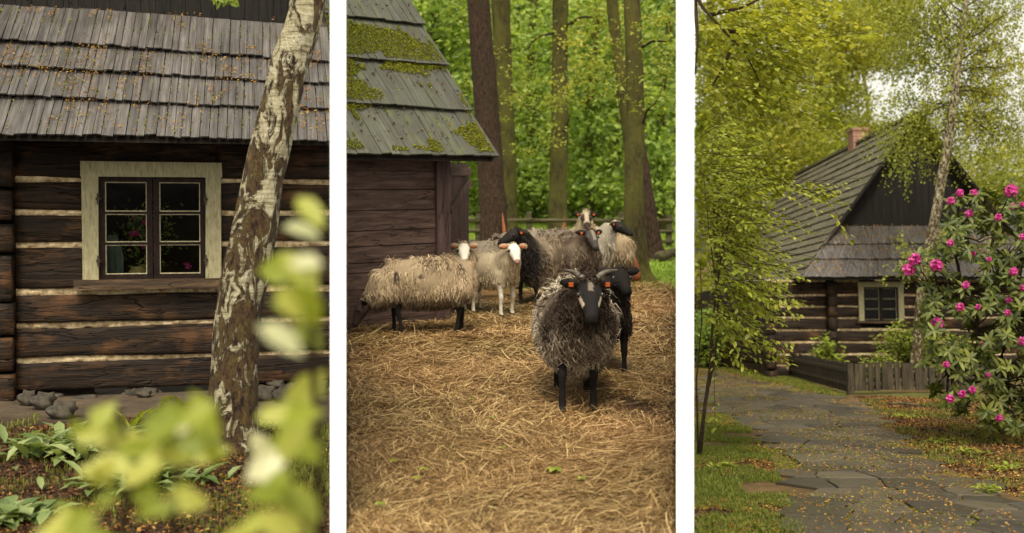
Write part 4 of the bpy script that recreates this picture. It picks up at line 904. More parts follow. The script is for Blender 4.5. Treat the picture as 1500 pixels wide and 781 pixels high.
def sheep(label, loc, rotz, head=(.62, 0, .92), look=(1, 0, -.55), face=(.03, .025, .022), leg=(.011, .009, .008), wool=lambda p: (.3, .25, .18), nl=2600, lk=.10, lr=.009, s=1.0, fat=1.0, horn=False, tags=True, patch=None, wave=.3, hair=True, voxel=.013, step=0.0, belly=0.0, neckw=1.0, lowk=1.1, ear=(.03, .025, .022), earup=.0):
    T = thing('sheep', label, 'sheep', loc, rotz, 'sheep in the straw yard', s)
    H = Vector(head); f = Vector(look).normalized(); sd_ = f.cross(Vector((0, 0, 1))).normalized(); u = sd_.cross(f).normalized()
    low = H.z < .45
    nb = Vector((.30, 0, .58)); nt_ = H - f * .05 - u * .03; mid = (nb + nt_) / 2 + Vector((0, 0, .04 if not low else .06))
    body = [((-.50, 0, .58), (1, 0, 0), .05, .06), ((-.45, 0, .57), (1, 0, 0), .12, .13), ((-.3, 0, .56), (1, 0, 0), .16, .17), ((-.05, 0, .53), (1, 0, 0), .18, .19), ((.15, 0, .53), (1, 0, 0), .17, .19), ((.3, 0, .56), (1, 0, 0), .13, .16), ((.38, 0, .58), (1, 0, 0), .08, .1)]
    pc = [loft(body)]
    nd = (nt_ - nb).normalized(); pc.append(loft([(nb - nd * .06, nd, .09, .12), (mid, nd, .075, .09), (nt_, nd, .06, .07), (nt_ + nd * .03, nd, .04, .05)]))
    hs_ = [(-.075, .028, .035), (-.05, .052, .058), (0, .064, .068), (.04, .066, .066), (.085, .054, .056), (.13, .041, .046), (.175, .034, .037), (.205, .032, .030), (.222, .02, .018)]
    pc.append(loft([(H + f * t * 1.06 - u * (.012 if t > .1 else 0) * (t - .1) * 10, f, a * 1.14, b * 1.08) for t, a, b in hs_], 16))
    for y in (-1, 1): pc.append(loft([(H + f * .03 + sd_ * (y * .052) + u * .03 - f * .02, f, .008, .006), (H + f * .04 + sd_ * (y * .055) + u * .032, f, .02, .014), (H + f * .075 + sd_ * (y * .048) + u * .028, f, .008, .006)], 8))
    lg = []
    for y, st_ in ((-.1, step), (.1, -step)):
        lg.append([((.27, y, .52), .065), ((.275 + st_ * .3, y, .4), .046 ), ((.28 + st_ * .6, y, .29), .03 ), ((.29 + st_ * .6, y, .25), .031 ), ((.278 + st_, y, .16), .0195 ), ((.275 + st_, y, .075), .025 ), ((.285 + st_, y, .045), .024 )])
        st2 = -st_
        lg.append([((-.33, y, .53), .085), ((-.27 + st2 * .3, y * 1.05, .40), .06), ((-.33 + st2 * .6, y, .32), .034 ), ((-.385 + st2 * .8, y, .25), .029 ), ((-.375 + st2, y, .15), .022 ), ((-.37 + st2, y, .08), .026 ), ((-.36 + st2, y, .045), .024 )])
    for L_ in lg: pc.append(loft([(p, (Vector(L_[min(k + 1, 6)][0]) - Vector(L_[max(k - 1, 0)][0])), r_, r_) for k, (p, r_) in enumerate(L_)], 10, (1, 0, 0)))
    for L_ in lg:   # hoof
        p = Vector(L_[-1][0]); pc.append(loft([(p + Vector((0, 0, .01)), (0.05, 0, -1), .024, .024), (p + Vector((.008, 0, -.015)), (0, 0, -1), .027, .031), (p + Vector((.014, 0, -.04)), (0, 0, -1), .03, .036), (p + Vector((.014, 0, -.047)), (0, 0, -1), .02, .026)], 10, (1, 0, 0)))
    me, V = remesh(pc, voxel, 2)
    rel = V - np.array(H); tf = rel @ np.array(f); ts = rel @ np.array(sd_); tu = rel @ np.array(u); C = np.zeros((len(V), 3)) + np.array(leg)
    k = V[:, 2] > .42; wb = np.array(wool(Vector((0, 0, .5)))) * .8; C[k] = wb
    hk = (tf > -.1) & (np.abs(ts) < .1) & (np.abs(tu) < .12) & (tf < .26); C[hk] = np.array(face)
    nose = hk & (tf > .2); C[nose] = np.array(face) * .45 if face[0] < .3 else (.3, .17, .13)
    for y in (-1, 1): eyr = hk & (((tf - .05) ** 2 + (ts - y * .066) ** 2 + (tu - .024) ** 2) < .024 ** 2); C[eyr] = np.array(face) * .35 if face[0] > .3 else np.array(face) * 2.2
    if patch: patch(C, tf, ts, tu, hk)
    hoof = V[:, 2] < .05; C[hoof] = (.02, .016, .013)
    a = me.color_attributes.new('Col', 'FLOAT_COLOR', 'POINT'); cc = np.ones((len(V), 4), np.float32); cc[:, :3] = C; a.data.foreach_set('color', cc.ravel())
    me.materials.clear(); me.materials.append(M['hide']); me.polygons.foreach_set('use_smooth', np.ones(len(me.polygons), bool)); me.name = 'body'; part('body', me, T)
    # ears, tags, eyes, horns
    for y in (-1, 1):
        b = H - f * .03 + sd_ * (y * .05) + u * .035; d_ = (sd_ * y * 1.0 + u * (-.18 + earup) - f * .12).normalized(); nn = (f * .8 + u * .45).normalized()
        G = Geo(); sec = [(0, .014), (.03, .03), (.065, .036), (.105, .027), (.135, .006)]; V_ = []
        w_ = d_.cross(nn).normalized(); nn = w_.cross(d_).normalized()
        for t, hw in sec:
            c = b + d_ * t - nn * (t * t * 1.5)
            V_ += [c + w_ * hw + nn * .006, c + nn * -.004, c - w_ * hw + nn * .006, c - nn * .012]
        G.add(V_, quads=[(k * 4 + j, k * 4 + (j + 1) % 4, k * 4 + 4 + (j + 1) % 4, k * 4 + 4 + j) for k in range(4) for j in range(4)], col=ear)
        er = G.part('ear', M['hide'], T, True)
        if tags:
            G = Geo(); c = b + d_ * .06 + nn * .004 - u * .008; V_ = [c + w_ * sx * .012 + d_ * sy * .014 + nn * sz * .004 for sx in (-1, 1) for sy in (-1, 1) for sz in (-1, 1)]; G.add(V_, quads=[(0, 1, 3, 2), (4, 6, 7, 5), (0, 4, 5, 1), (2, 3, 7, 6), (0, 2, 6, 4), (1, 5, 7, 3)])
            G.part('ear_tag', M['tag'], er)
        G = Geo(); G.ball(H + f * .05 + sd_ * y * .07 + u * .024, .0175, n=10, m=8); G.part('eye', M['eye'], T, True)
        G = Geo(); G.ball(H + f * .222 + sd_ * y * .016 + u * .0, .007, .007, .007, 8, 6); G.part('nostril', M['eye'], T, True)
        if horn:
            G = Geo(); b = H - f * .045 + sd_ * (y * .035) + u * .055; pts = []
            for k in range(9): t = k / 8; pts.append(b + sd_ * (y * (.125 * t)) + u * (.035 * t * t + .01 * t) - f * (.04 * math.sin(t * 3))+ u * (.035 * t ** 3))
            G.tube(pts, [.021, .02, .0185, .017, .015, .0125, .0095, .006, .0015], 10); G.part('horn', M['horn'], T, True)
    # nostrils and mouth are part of the face colouring; fleece
    fb = fat; zc = .545 - belly * .5
    fl_ = [((-.53, 0, .58), .06, .07), ((-.5, 0, .57), .14 * fb, .16 * fb), ((-.38, 0, .56), .2 * fb, .215 * fb), ((-.15, 0, zc), .225 * fb, .235 * fb + belly * .4), ((.08, 0, zc), .225 * fb, .235 * fb + belly * .4), ((.27, 0, .56), .195 * fb, .215 * fb), ((.38, 0, .58), .13 * fb, .165 * fb), ((.44, 0, .6), .06, .09)]
    fp = [loft([(c, (1, 0, 0), a, b) for c, a, b in fl_], 14)]
    e = H - f * .1 - u * .03; dn = (e - Vector((.28, 0, .6))).normalized()
    fp.append(loft([((.2, 0, .58), dn, .16 * fb, .18 * fb), (Vector((.28, 0, .6)).lerp(e, .35), dn, .15 * neckw, .16 * neckw), (Vector((.28, 0, .6)).lerp(e, .72), dn, .115 * neckw, .12 * neckw), (e, dn, .08 * neckw, .085 * neckw), (e + dn * .02, dn, .04, .04)], 14))
    for y in (-.1, .1): fp.append(loft([((-.34, y, .55), (0, 0, -1), .12 * fb, .12), ((-.31, y * 1.1, .42), (0, 0, -1), .1 * fb, .09), ((-.33, y, .34), (0, 0, -1), .055, .055)], 10, (1, 0, 0))); fp.append(loft([((.27, y, .52), (0, 0, -1), .1 * fb, .1), ((.28, y, .4), (0, 0, -1), .06, .06)], 10, (1, 0, 0)))
    me, V = remesh(fp, .028, 3)
    P, N = tri_sample(me, V, nl)
    if hair:
        n2 = nl // (22 if horn else 26); d = unit(rng.normal(size=(n2, 3))); hp = np.array(H - f * .055 + u * .03) + (d[:, :1] * np.array(f) * .03 + d[:, 1:2] * np.array(sd_) * .045 + np.abs(d[:, 2:]) * np.array(u) * .045); P = np.concatenate([P, hp]); N = np.concatenate([N, unit(hp - np.array(H) + np.array(u) * .02)])
        LL = rng.uniform(.6, 1.3, len(P)) * lk; LL[nl:] *= .5
    else: LL = rng.uniform(.6, 1.3, len(P)) * lk
    LL *= np.where(P[:, 2] < .5, lowk, 1.0)
    V2, Q, mm = locks(P, N, LL, rng.uniform(.7, 1.3, len(P)) * lr, wave=wave, rnd=min(1.1, .35 + wave * .6))
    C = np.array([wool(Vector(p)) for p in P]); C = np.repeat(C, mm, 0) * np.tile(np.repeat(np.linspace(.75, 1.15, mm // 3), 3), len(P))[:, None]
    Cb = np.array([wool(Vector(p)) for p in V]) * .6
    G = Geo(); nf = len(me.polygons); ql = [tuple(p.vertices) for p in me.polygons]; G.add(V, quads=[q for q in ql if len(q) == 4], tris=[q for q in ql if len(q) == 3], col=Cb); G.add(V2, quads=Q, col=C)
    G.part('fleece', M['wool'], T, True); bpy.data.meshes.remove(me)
    return T
def mixc(a, b, t): t = min(1, max(0, t)); return tuple(a[k] * (1 - t) + b[k] * t for k in range(3))
def nz(p, s=5, o=0): return noise.noise(Vector(p) * s + Vector((o, o, o)))
def hd(px, py, hx, hy):  # place by the pixel of the front feet
    return gnd(px, py)
cream = (.52, .42, .27); tan = (.42, .31, .19); grey = (.27, .23, .18); dk = (.045, .034, .028); brn = (.12, .08, .055)
# horned grey ram-like sheep in front
p = gnd(846, 604)
sheep('shaggy grey horned sheep with a black and white face standing in front of the flock', (p.x + .0, p.y + .28, 0), R(-90), head=(.55, .05, .80), look=(1, .02, -1.0), face=(.016, .014, .013), wool=lambda q: mixc(mixc((.2, .15, .105), (.52, .44, .33), .5 + 1.5 * nz(q, 8) + (.25 if q.y < -.05 else -.1)), (.062, .043, .031), min(1, max(0, (q.x - .16 + .12 * nz(q, 6)) * 9)) * min(1, max(0, (q.z - .47 + .1 * nz(q, 5, 4)) * 7))),
      nl=6500, lk=.105, lr=.0085, fat=1.12, horn=True, wave=1.0, voxel=.009, step=.035, belly=.03, lowk=.8, s=1.09,
      patch=lambda C, tf, ts, tu, hk: (C.__setitem__(hk & (np.abs(ts) > .04) & (tf > .05) & (tf < .13) & (tu < .03) & (tu > -.045), (.55, .47, .34)), C.__setitem__(hk & (np.abs(ts) < .016) & (tf > -.04) & (tf < .05) & (tu > .03), (.17, .14, .11))))
p = gnd(902, 556)
sheep('small black sheep with spread ears standing behind the shoulder of the horned sheep', (p.x - .07, p.y + .27, 0), R(-84), head=(.5, .02, .84), look=(1, .12, -.45), face=(.01, .008, .007), wool=lambda q: mixc((.028, .022, .018), (.06, .045, .035), .5 + nz(q, 8)), nl=3600, lk=.085, lr=.0085, fat=.78, tags=False, voxel=.011, belly=.05, wave=.45, step=-.04, neckw=.85, ear=(.02, .016, .014), earup=.15)
# grazing sheep by the shed
sheep('long woolled tan sheep with black legs grazing with its head down by the shed wall', gnd(624, 490) + Vector((-.02, 0, 0)), R(188), head=(.62, -.04, .30), look=(.55, 0, -1), face=(.05, .035, .028), wool=lambda q: mixc(mixc(tan, (.5, .38, .24), .5 + nz(q, 4)), dk, (9 * (nz(q, 7, 3) - .38)) if q.z > .6 else (.48 - q.z) * 5), nl=11000, lk=.12, lr=.0066, fat=1.05, tags=False, wave=.35, s=.99, step=.03, neckw=1.25, lowk=.55)
# the two white faced sheep
p = gnd(679, 461)
sheep('cream sheep with a white face looking out from behind the rump of the grazing sheep', (p.x - .02, p.y + .22, 0), R(-82), head=(.50, -.03, .79), look=(1, -.06, -.75), face=(.6, .55, .46), leg=(.5, .43, .33), ear=(.42, .32, .22), wool=lambda q: mixc(cream, tan, .5 + nz(q, 5)), nl=3000, lk=.11, lr=.0085, fat=.95)
p = gnd(741, 466)
sheep('pale cream sheep with a white face and pink ears standing on slim white legs', (p.x - .17, p.y + .22, 0), R(-50), head=(.50, -.08, .80), look=(1, -.5, -.7), face=(.66, .6, .5), leg=(.56, .5, .4), ear=(.42, .26, .17), wool=lambda q: mixc((.58, .48, .33), cream, .5 + nz(q, 5)), nl=3400, lk=.06, lr=.0075, fat=.84, wave=.2, step=.02)
# the flock behind
sheep('dark headed sheep with a brown curly fleece standing behind the pale cream sheep', at(790, 400, 12.9) * 1.0 - Vector((0, 0, at(790, 400, 12.9).z)), R(-118), head=(.56, -.04, .85), look=(1, -.5, -.45), face=(.02, .016, .014), wool=lambda q: mixc(mixc((.24, .18, .12), (.34, .26, .18), .5 + nz(q, 6)), (.035, .028, .024), (q.x - .18) * 6), nl=3800, lk=.1, lr=.009, wave=.6, fat=1.05, s=1.08, ear=(.03, .02, .018))
sheep('grey brown sheep seen from the side, only its long back showing behind the flock', at(792, 400, 14.9) - Vector((0, 0, at(792, 400, 14.9).z)), R(172), head=(.6, .1, .62), look=(1, .2, -.9), wool=lambda q: mixc((.22, .17, .13), (.34, .28, .21), .5 + nz(q, 5)), nl=2600, lk=.1, lr=.01, s=1.1, fat=1.02)
sheep('dark brown curly sheep with a dark blazed face in the middle of the flock', at(842, 400, 13.2) - Vector((0, 0, at(842, 400, 13.2).z)), R(-72), head=(.5, .0, .84), look=(1, .05, -.8), face=(.06, .05, .045), wool=lambda q: mixc((.11, .075, .055), (.26, .2, .14), .5 + 1.4 * nz(q, 7)), nl=3600, lk=.1, lr=.009, wave=.6, fat=1.2, s=1.06,
      patch=lambda C, tf, ts, tu, hk: C.__setitem__(hk & (np.abs(ts) < .02) & (tu > .0) & (tf < .12), (.2, .17, .14)))
sheep('light grey sheep with a black face turned in profile to the right', at(853, 400, 14.7) - Vector((0, 0, at(853, 400, 14.7).z)), R(-38), head=(.5, .08, .86), look=(1, .32, -.5), face=(.018, .016, .014), wool=lambda q: mixc((.4, .35, .27), (.5, .44, .34), .5 + nz(q, 6)), nl=3000, lk=.11, lr=.009, fat=1.0, s=1.08)
sheep('cream sheep seen from behind at the right end of the flock', at(893, 400, 15.6) - Vector((0, 0, at(893, 400, 15.6).z)), R(115), head=(.6, 0, .8), look=(1, 0, -.4), wool=lambda q: mixc(tan, cream, .5 + nz(q, 5)), nl=2000, lk=.12, lr=.01, fat=.95, leg=(.02, .016, .014))
sheep('sheep with a mottled black and cream face raised above the rest of the flock', at(853, 400, 15.9) - Vector((0, 0, at(853, 400, 15.9).z)), R(-88), head=(.46, 0, .93), look=(1, 0, -.75), face=(.38, .3, .2), wool=lambda q: mixc(cream, tan, .5 + nz(q, 5)), nl=2400, lk=.11, lr=.01, s=1.1, fat=.98, horn=False,
      patch=lambda C, tf, ts, tu, hk: C.__setitem__(hk & (np.abs(ts) > .03) & (tf > .0) & (tf < .12) | (hk & (tf > .15)), (.04, .03, .025)))
sheep('grey sheep behind the pale cream sheep, its woolly back just showing', at(722, 400, 13.6) - Vector((0, 0, at(722, 400, 13.6).z)), R(176), head=(.58, .05, .55), look=(1, 0, -1), wool=lambda q: mixc((.26, .21, .15), (.38, .31, .23), .5 + nz(q, 5)), nl=2400, lk=.1, lr=.01, fat=1.0)

# ================================================================== path and farmhouse
PAN = 2
# ---- path of flagstones
ppx = [(1185, 800), (1149, 708), (1123, 657), (1103, 626), (1067, 606), (1004, 599), (1004, 541), (1051, 543), (1100, 556), (1180, 574), (1230, 586), (1278, 596), (1290, 616), (1329, 647), (1370, 683), (1431, 703), (1500, 730), (1620, 770), (1640, 830), (1190, 830)]
pp = [(lambda v: (v.x, v.y))(gnd(x, y)) for x, y in ppx]
def clip_half(poly, p, nrm):
    out = []
    for i in range(len(poly)):
        a, b = poly[i], poly[(i + 1) % len(poly)]; da = (a[0] - p[0]) * nrm[0] + (a[1] - p[1]) * nrm[1]; db = (b[0] - p[0]) * nrm[0] + (b[1] - p[1]) * nrm[1]
        if da <= 0: out.append(a)
        if da * db < 0: t = da / (da - db); out.append((a[0] + (b[0] - a[0]) * t, a[1] + (b[1] - a[1]) * t))
    return out
ax = np.array([p[0] for p in pp]); ay = np.array([p[1] for p in pp]); seeds = []
q = rng.uniform((min(ax) - 1, min(ay) - 1), (max(ax) + 1, max(ay) + 1), (60000, 2)); ppm = np.array([in_poly(q + np.array(o_), pp) for o_ in ((0, 0), (.6, 0), (-.6, 0), (0, .6), (0, -.6))]).any(0); q = q[ppm]
for a in q[:9000]:
    rmin = .25 + .2 * random.random()
    if all((a[0] - b[0]) ** 2 + (a[1] - b[1]) ** 2 > rmin ** 2 for b in seeds): seeds.append((float(a[0]), float(a[1])))
G = Geo()
for s in seeds:
    c = [(s[0] - .8, s[1] - .8), (s[0] + .8, s[1] - .8), (s[0] + .8, s[1] + .8), (s[0] - .8, s[1] + .8)]
    for t in seeds:
        if t is s or abs(t[0] - s[0]) > 1.5 or abs(t[1] - s[1]) > 1.5: continue
        nx, ny = t[0] - s[0], t[1] - s[1]; l = math.hypot(nx, ny); nx /= l; ny /= l; c = clip_half(c, ((s[0] + t[0]) / 2 - nx * .009, (s[1] + t[1]) / 2 - ny * .009), (nx, ny))
        if len(c) < 3: break
    if len(c) < 3: continue
    c = [p for k, p in enumerate(c) if math.dist(p, c[k - 1]) > .03]
    if len(c) < 3: continue
    # wobbly outline
    o = []
    for k in range(len(c)):
        a, b = c[k], c[(k + 1) % len(c)]; L_ = math.dist(a, b); m_ = max(1, int(L_ / .09))
        for j in range(m_):
            f_ = j / m_; x = a[0] + (b[0] - a[0]) * f_; y = a[1] + (b[1] - a[1]) * f_; x += .022 * noise.noise(Vector((x * 7, y * 7, 1))); y += .022 * noise.noise(Vector((x * 7, y * 7, 5))); o.append((x, y))
    if not in_poly(np.array([s]), pp)[0]: continue
    n = len(o); h = .012 + random.uniform(0, .008); tx, ty = random.uniform(-.01, .01), random.uniform(-.01, .01)
    gz_ = lambda x, y: .03 * noise.noise(Vector((x * .9, y * .9, 0)))
    V = [(x, y, gz_(x, y) - .03) for x, y in o] + [(x, y, gz_(x, y) + h - .006 + tx * (x - s[0]) + ty * (y - s[1])) for x, y in o] + [(s[0] + (x - s[0]) * .93, s[1] + (y - s[1]) * .93, gz_(x, y) + h + tx * (x - s[0]) + ty * (y - s[1]) + .003 * noise.noise(Vector((x * 9, y * 9, 3)))) for x, y in o] + [(s[0], s[1], gz_(*s) + h)]
    VA = np.array(V); 
    if not inside(VA, -4).all(): 
        pxs, _ = proj(VA)
        if pxs.min() < 1012: continue
    G.add(V, quads=[(j, (j + 1) % n, n + (j + 1) % n, n + j) for j in range(n)] + [(n + j, n + (j + 1) % n, 2 * n + (j + 1) % n, 2 * n + j) for j in range(n)], tris=[(2 * n + j, 2 * n + (j + 1) % n, 3 * n) for j in range(n)])
solo('stone_path', G.mesh('stone_path', M['flag'], False), 'path of wet irregular flagstones', None, kind='structure')
litter('path_debris', pp, 16000, .022, 'litter', 'ochre catkins and petals scattered over the flagstones', zz=.03, thr=-.25, wr=.5)
litter('path_debris', pp, 30000, .02, 'moss', 'small green moss bits between the flagstones', zz=.02, thr=-.1)
lawnl = [gnd(x, y) for x, y in ((1004, 830), (1186, 800), (1147, 708), (1121, 657), (1100, 628), (1066, 609), (1004, 602))]
lawnm = [gnd(x, y) for x, y in ((1051, 541), (1100, 554), (1180, 572), (1245, 584), (1235, 578), (1180, 560), (1110, 540), (1095, 528))]
lawnr = [gnd(x, y) for x, y in ((1285, 600), (1292, 618), (1331, 647), (1372, 683), (1433, 703), (1520, 735), (1640, 740), (1640, 600), (1500, 585), (1400, 582), (1250, 582))]
grass('grass_patch', lawnl, 46000, .04, .0028, 'short yellow green grass at the left of the path', thr=-.05, sc=1.5)
litter('fallen_leaves', lawnl, 12000, .03, 'litter', 'orange brown leaf litter on the grass left of the path', thr=-.02)
litter('fallen_leaves', lawnl, 12000, .03, 'brownleaf', 'dark brown leaf litter on the grass left of the path', thr=-.1)
grass('grass_patch', lawnm, 15000, .05, .005, 'strip of bright grass between the path and the picket fence')
litter('fallen_leaves', lawnm, 1200, .05, 'litter', 'ochre litter on the grass strip by the picket fence')
grass('grass_patch', lawnr, 16000, .05, .004, 'thin grass under the rhododendron right of the path', thr=.05)
litter('fallen_leaves', lawnr, 14000, .028, 'litter', 'ochre leaf litter on the ground right of the path', thr=-.2)
litter('fallen_leaves', lawnr, 16000, .035, 'brownleaf', 'brown leaf litter on the ground right of the path')
for (x, y, lb) in ((1060, 688, 'pale leafy weed at the foot of the slender young tree'), (1375, 650, 'small green weed on the litter below the rhododendron'), (1420, 665, 'spreading weed below the rhododendron near the path edge'), (1470, 690, 'low weed at the right edge below the rhododendron'), (1450, 722, 'weed beside the flagstones at the bottom right'), (1330, 612, 'low weed beside the path near the corner of the picket fence')):
    leafy_clump('small_weed', x, y, 46, 34, .055, .6, lb, 'weed', 'l_shrub', .5, grp='weeds beside the path')

# ---- farmhouse
HY = 22.0; X_ = lambda px, Y=HY: at(px, 400, Y).x; Z_ = lambda py, Y=HY: at(1250, py, Y).z
hb = Vector((X_(1340), HY, 0)); c3 = Fr(hb, 0); hh_ = lambda px, py, Y=0.: c3.hit(px, py, Y)
H3 = thing('log_farmhouse', 'log farmhouse with tall shingle roof, dark gable and white framed window behind the pickets', 'house', hb)
wx0, wx1, wz0, wz1 = hh_(1257, 440).x, hh_(1323, 440).x, hh_(1290, 470).z, hh_(1290, 413).z
window(H3, wx0, wx1, wz0, wz1, .115, 0, 3, False, .62)
xl, xr = hh_(1122, 440).x, hh_(1570, 440).x; xm = hh_(1212, 440).x
lz = [0, .27, .5, .76, 1.02, 1.28, 1.52, 1.76, 2.06]
for k in range(8):
    a, b = lz[k] + .01, lz[k + 1] - .035
    sp = [(xl, xm - .02, -.0), (xm + .16, xr, 0)] if b < wz0 - .06 or a > wz1 else [(xl, xm - .02, 0), (xm + .16, wx0 + .04, 0), (wx1 - .04, xr, 0)]
    for q_, (s0, s1, yy) in enumerate(sp):
        log_piece(H3, s0, s1, a, b, yy, .2, seed=200 + k * 3 + q_)
        chink(H3, s0, s1, b, lz[k + 1] + .01, .035 + yy, seed=k + 40 + q_)
    log_piece(H3, xm - .03, xm + .15, a - .02, b + .02, -.22 + .03 * (k % 2), .5, name='log_end', seed=300 + k)
for k in range(8): log_piece(H3, xl - .02, xl + .16, lz[k] - .1, lz[k + 1] - .13, -.2 + .03 * (k % 2), .45, name='log_end', seed=330 + k)
# left side wall, going back
G = Geo()
for k in range(8): G.box(xl + .02, xl + .18, .1, 9.7, lz[k] + .01, lz[k + 1] - .03)
G.part('side_wall', M['log'], H3)
# roofs
eY = -.6; cl_ = hh_(1174, 408, eY); tl = hh_(1224, 332, .6); A_ = hh_(1345, 166, .35); cx = A_.x
cr = Vector((2 * cx - cl_.x, eY, cl_.z)); trr = Vector((2 * cx - tl.x, .6, tl.z))
ks = [0, .33, .62, 1.0]
for k in range(3):
    a, b = ks[k], min(1, ks[k + 1] + .04); BL = cl_.lerp(tl, a); BR = cr.lerp(trr, a); TL = cl_.lerp(tl, b); TR = cr.lerp(trr, b)
    shingle_course(H3, BL, BR, TL, TR, .09, .016, .045, 'shingle_a', .018, .01, seed=60 + k)
G = Geo(); G.add([cl_ + Vector((.03, .04, -.03)), cr + Vector((-.03, .04, -.03)), trr + Vector((0, 0, -.04)), tl + Vector((0, 0, -.04))], quads=[(0, 1, 2, 3)]); G.part('roof_deck', M['deck'], H3)
n = 1500; q = rng.uniform(0, 1, (n, 2)); P = np.array([tuple(cl_.lerp(cr, a).lerp(tl.lerp(trr, a), b) + Vector((0, -.02, .05))) for a, b in q]); scatter_bits(P, (0, -.7, .7), .045, 'fallen_catkins', 'litter', H3, .3, .5)
# gable boards fanned in two slants
gy = .62; n = 26; ap = Vector((cx, gy, A_.z - .12))
for sgn in (-1, 1):
    for k in range(n // 2 + 3):
        G = Geo(); wd = (trr.x - cx) / (n / 2); xb = cx + sgn * k * wd * 1.0; d_ = Vector((sgn * (tl.x - cx) * -sgn * 0 - sgn * (trr.x - cx), 0, A_.z - tl.z)).normalized()
        # board parallel to the opposite verge, clipped by the near verge
        x0, x1 = xb, xb + sgn * wd * .97; V = []
        for x in (x0, x1):
            r_ = max(0, 1 - abs(x - cx) / (trr.x - cx)); L_ = r_ * (A_.z - tl.z) * .5 / max(.0001, 1) 
            V.append((x, r_))
        hgt = A_.z - tl.z; hw = trr.x - cx
        pts_ = []
        for x in (x0, x1):
            r_ = max(0.0, 1 - abs(x - cx) / hw); top = Vector((x - sgn * 0, gy, tl.z + r_ * hgt)); pts_.append((x, top.z))
        zb_ = tl.z - .05; off_ = random.uniform(0, .012)
        G.add([(x0, gy - off_, zb_), (x1, gy - off_, zb_), (x1, gy - off_, max(zb_ + .01, pts_[1][1] - .03)), (x0, gy - off_, max(zb_ + .01, pts_[0][1] - .03)), (x0, gy + .04, zb_), (x1, gy + .04, zb_), (x1, gy + .04, max(zb_ + .01, pts_[1][1] - .03)), (x0, gy + .04, max(zb_ + .01, pts_[0][1] - .03))], quads=[(0, 1, 2, 3), (5, 4, 7, 6), (0, 4, 5, 1), (2, 6, 7, 3), (1, 5, 6, 2), (4, 0, 3, 7)])
        if abs(x0 - cx) < hw: G.part('gable_board', M['gable'], H3)
# steep left plane with sixteen courses, right plane behind
back = 10.0; vy = .34; nc = 17
eL = Vector((cl_.x, eY, cl_.z)); ridge = A_
prof = [(cl_.x, cl_.z), (cl_.x + .36, cl_.z + .42), (tl.x, tl.z), (cx, A_.z)]   # slight bell-cast at the eave
def prof_at(t):
    L_ = [math.dist(prof[k], prof[k + 1]) for k in range(3)]; s = t * sum(L_)
    for k in range(3):
        if s <= L_[k] or k == 2: f_ = s / L_[k]; return prof[k][0] + (prof[k + 1][0] - prof[k][0]) * f_, prof[k][1] + (prof[k + 1][1] - prof[k][1]) * f_, s
        s -= L_[k]
Ls = sum(math.dist(prof[k], prof[k + 1]) for k in range(3))
def front_y(x):
    if x <= tl.x: return eY + (x - cl_.x) / (tl.x - cl_.x) * (.6 - eY) 
    return vy
for side in (-1, 1):
    for k in range(nc):
        a, b = k / nc, min(1, (k + 1) / nc + .012); xa, za, _ = prof_at(a); xb, zb2, _ = prof_at(b)
        if side == -1: BL = (xa, back, za); BR = (xa, front_y(xa) if xa < tl.x else vy, za); TL = (xb, back, zb2 - .01); TR = (xb, front_y(xb) if xb <= tl.x else vy, zb2 - .01)
        else: BL = (2 * cx - xa, front_y(xa), za); BR = (2 * cx - xa, back, za); TL = (2 * cx - xb, front_y(xb), zb2 - .01); TR = (2 * cx - xb, back, zb2 - .01)
        shingle_course(H3, BL, BR, TL, TR, .1, .014, .032, 'shingle_c' , .009, .006, seed=80 + k)
G = Geo()
for sg in (-1, 1):
    Vd = []
    for t in (0, .14, .45, 1): x, z, _ = prof_at(t); x = x if sg == -1 else 2 * cx - x; Vd += [(x, front_y(prof_at(t)[0]) + .05, z - .05), (x, back - .02, z - .05)]
    G.add(Vd, quads=[(2 * k, 2 * k + 1, 2 * k + 3, 2 * k + 2) for k in range(3)])
G.part('main_roof_deck', M['deck'], H3)
for sg in (-1, 1):
    G = Geo(); f_ = lambda x: x if sg == -1 else 2 * cx - x
    G.tube([(f_(tl.x - .02), vy - .01, tl.z), (f_((tl.x + cx) / 2), vy - .01, (tl.z + A_.z) / 2), (cx, vy - .01, A_.z)], .045, 6); G.part('verge_board', M['gable'], H3)
G = Geo(); G.box(-.012 + cx - .08, cx + .08, vy, back, A_.z - .01, A_.z + .05); G.part('ridge_board', M['shingle_c'], H3)
G = Geo(); G.add([(cl_.x + .3, back - .05, 0), (cr.x - .3, back - .05, 0), (cr.x - .3, back - .05, 2.0), (trr.x, back - .05, trr.z), (cx, back - .05, A_.z - .1), (tl.x, back - .05, tl.z), (cl_.x + .3, back - .05, 2.0)], tris=[(0, 1, 2), (0, 2, 6), (6, 2, 3), (6, 3, 5), (5, 3, 4)]); G.part('rear_wall', M['gable'], H3)
ch = Vector((at(1257, 200, HY + 4.4).x - hb.x, 4.4, 0)); G = Geo(); zt_ = at(1257, 189, HY + 4.4).z; G.box(ch.x - .2, ch.x + .2, 4.2, 4.62, zt_ - 1.4, zt_ - .08); G.box(ch.x - .225, ch.x + .225, 4.175, 4.645, zt_ - .08, zt_); G.part('chimney', M['brick'], H3)

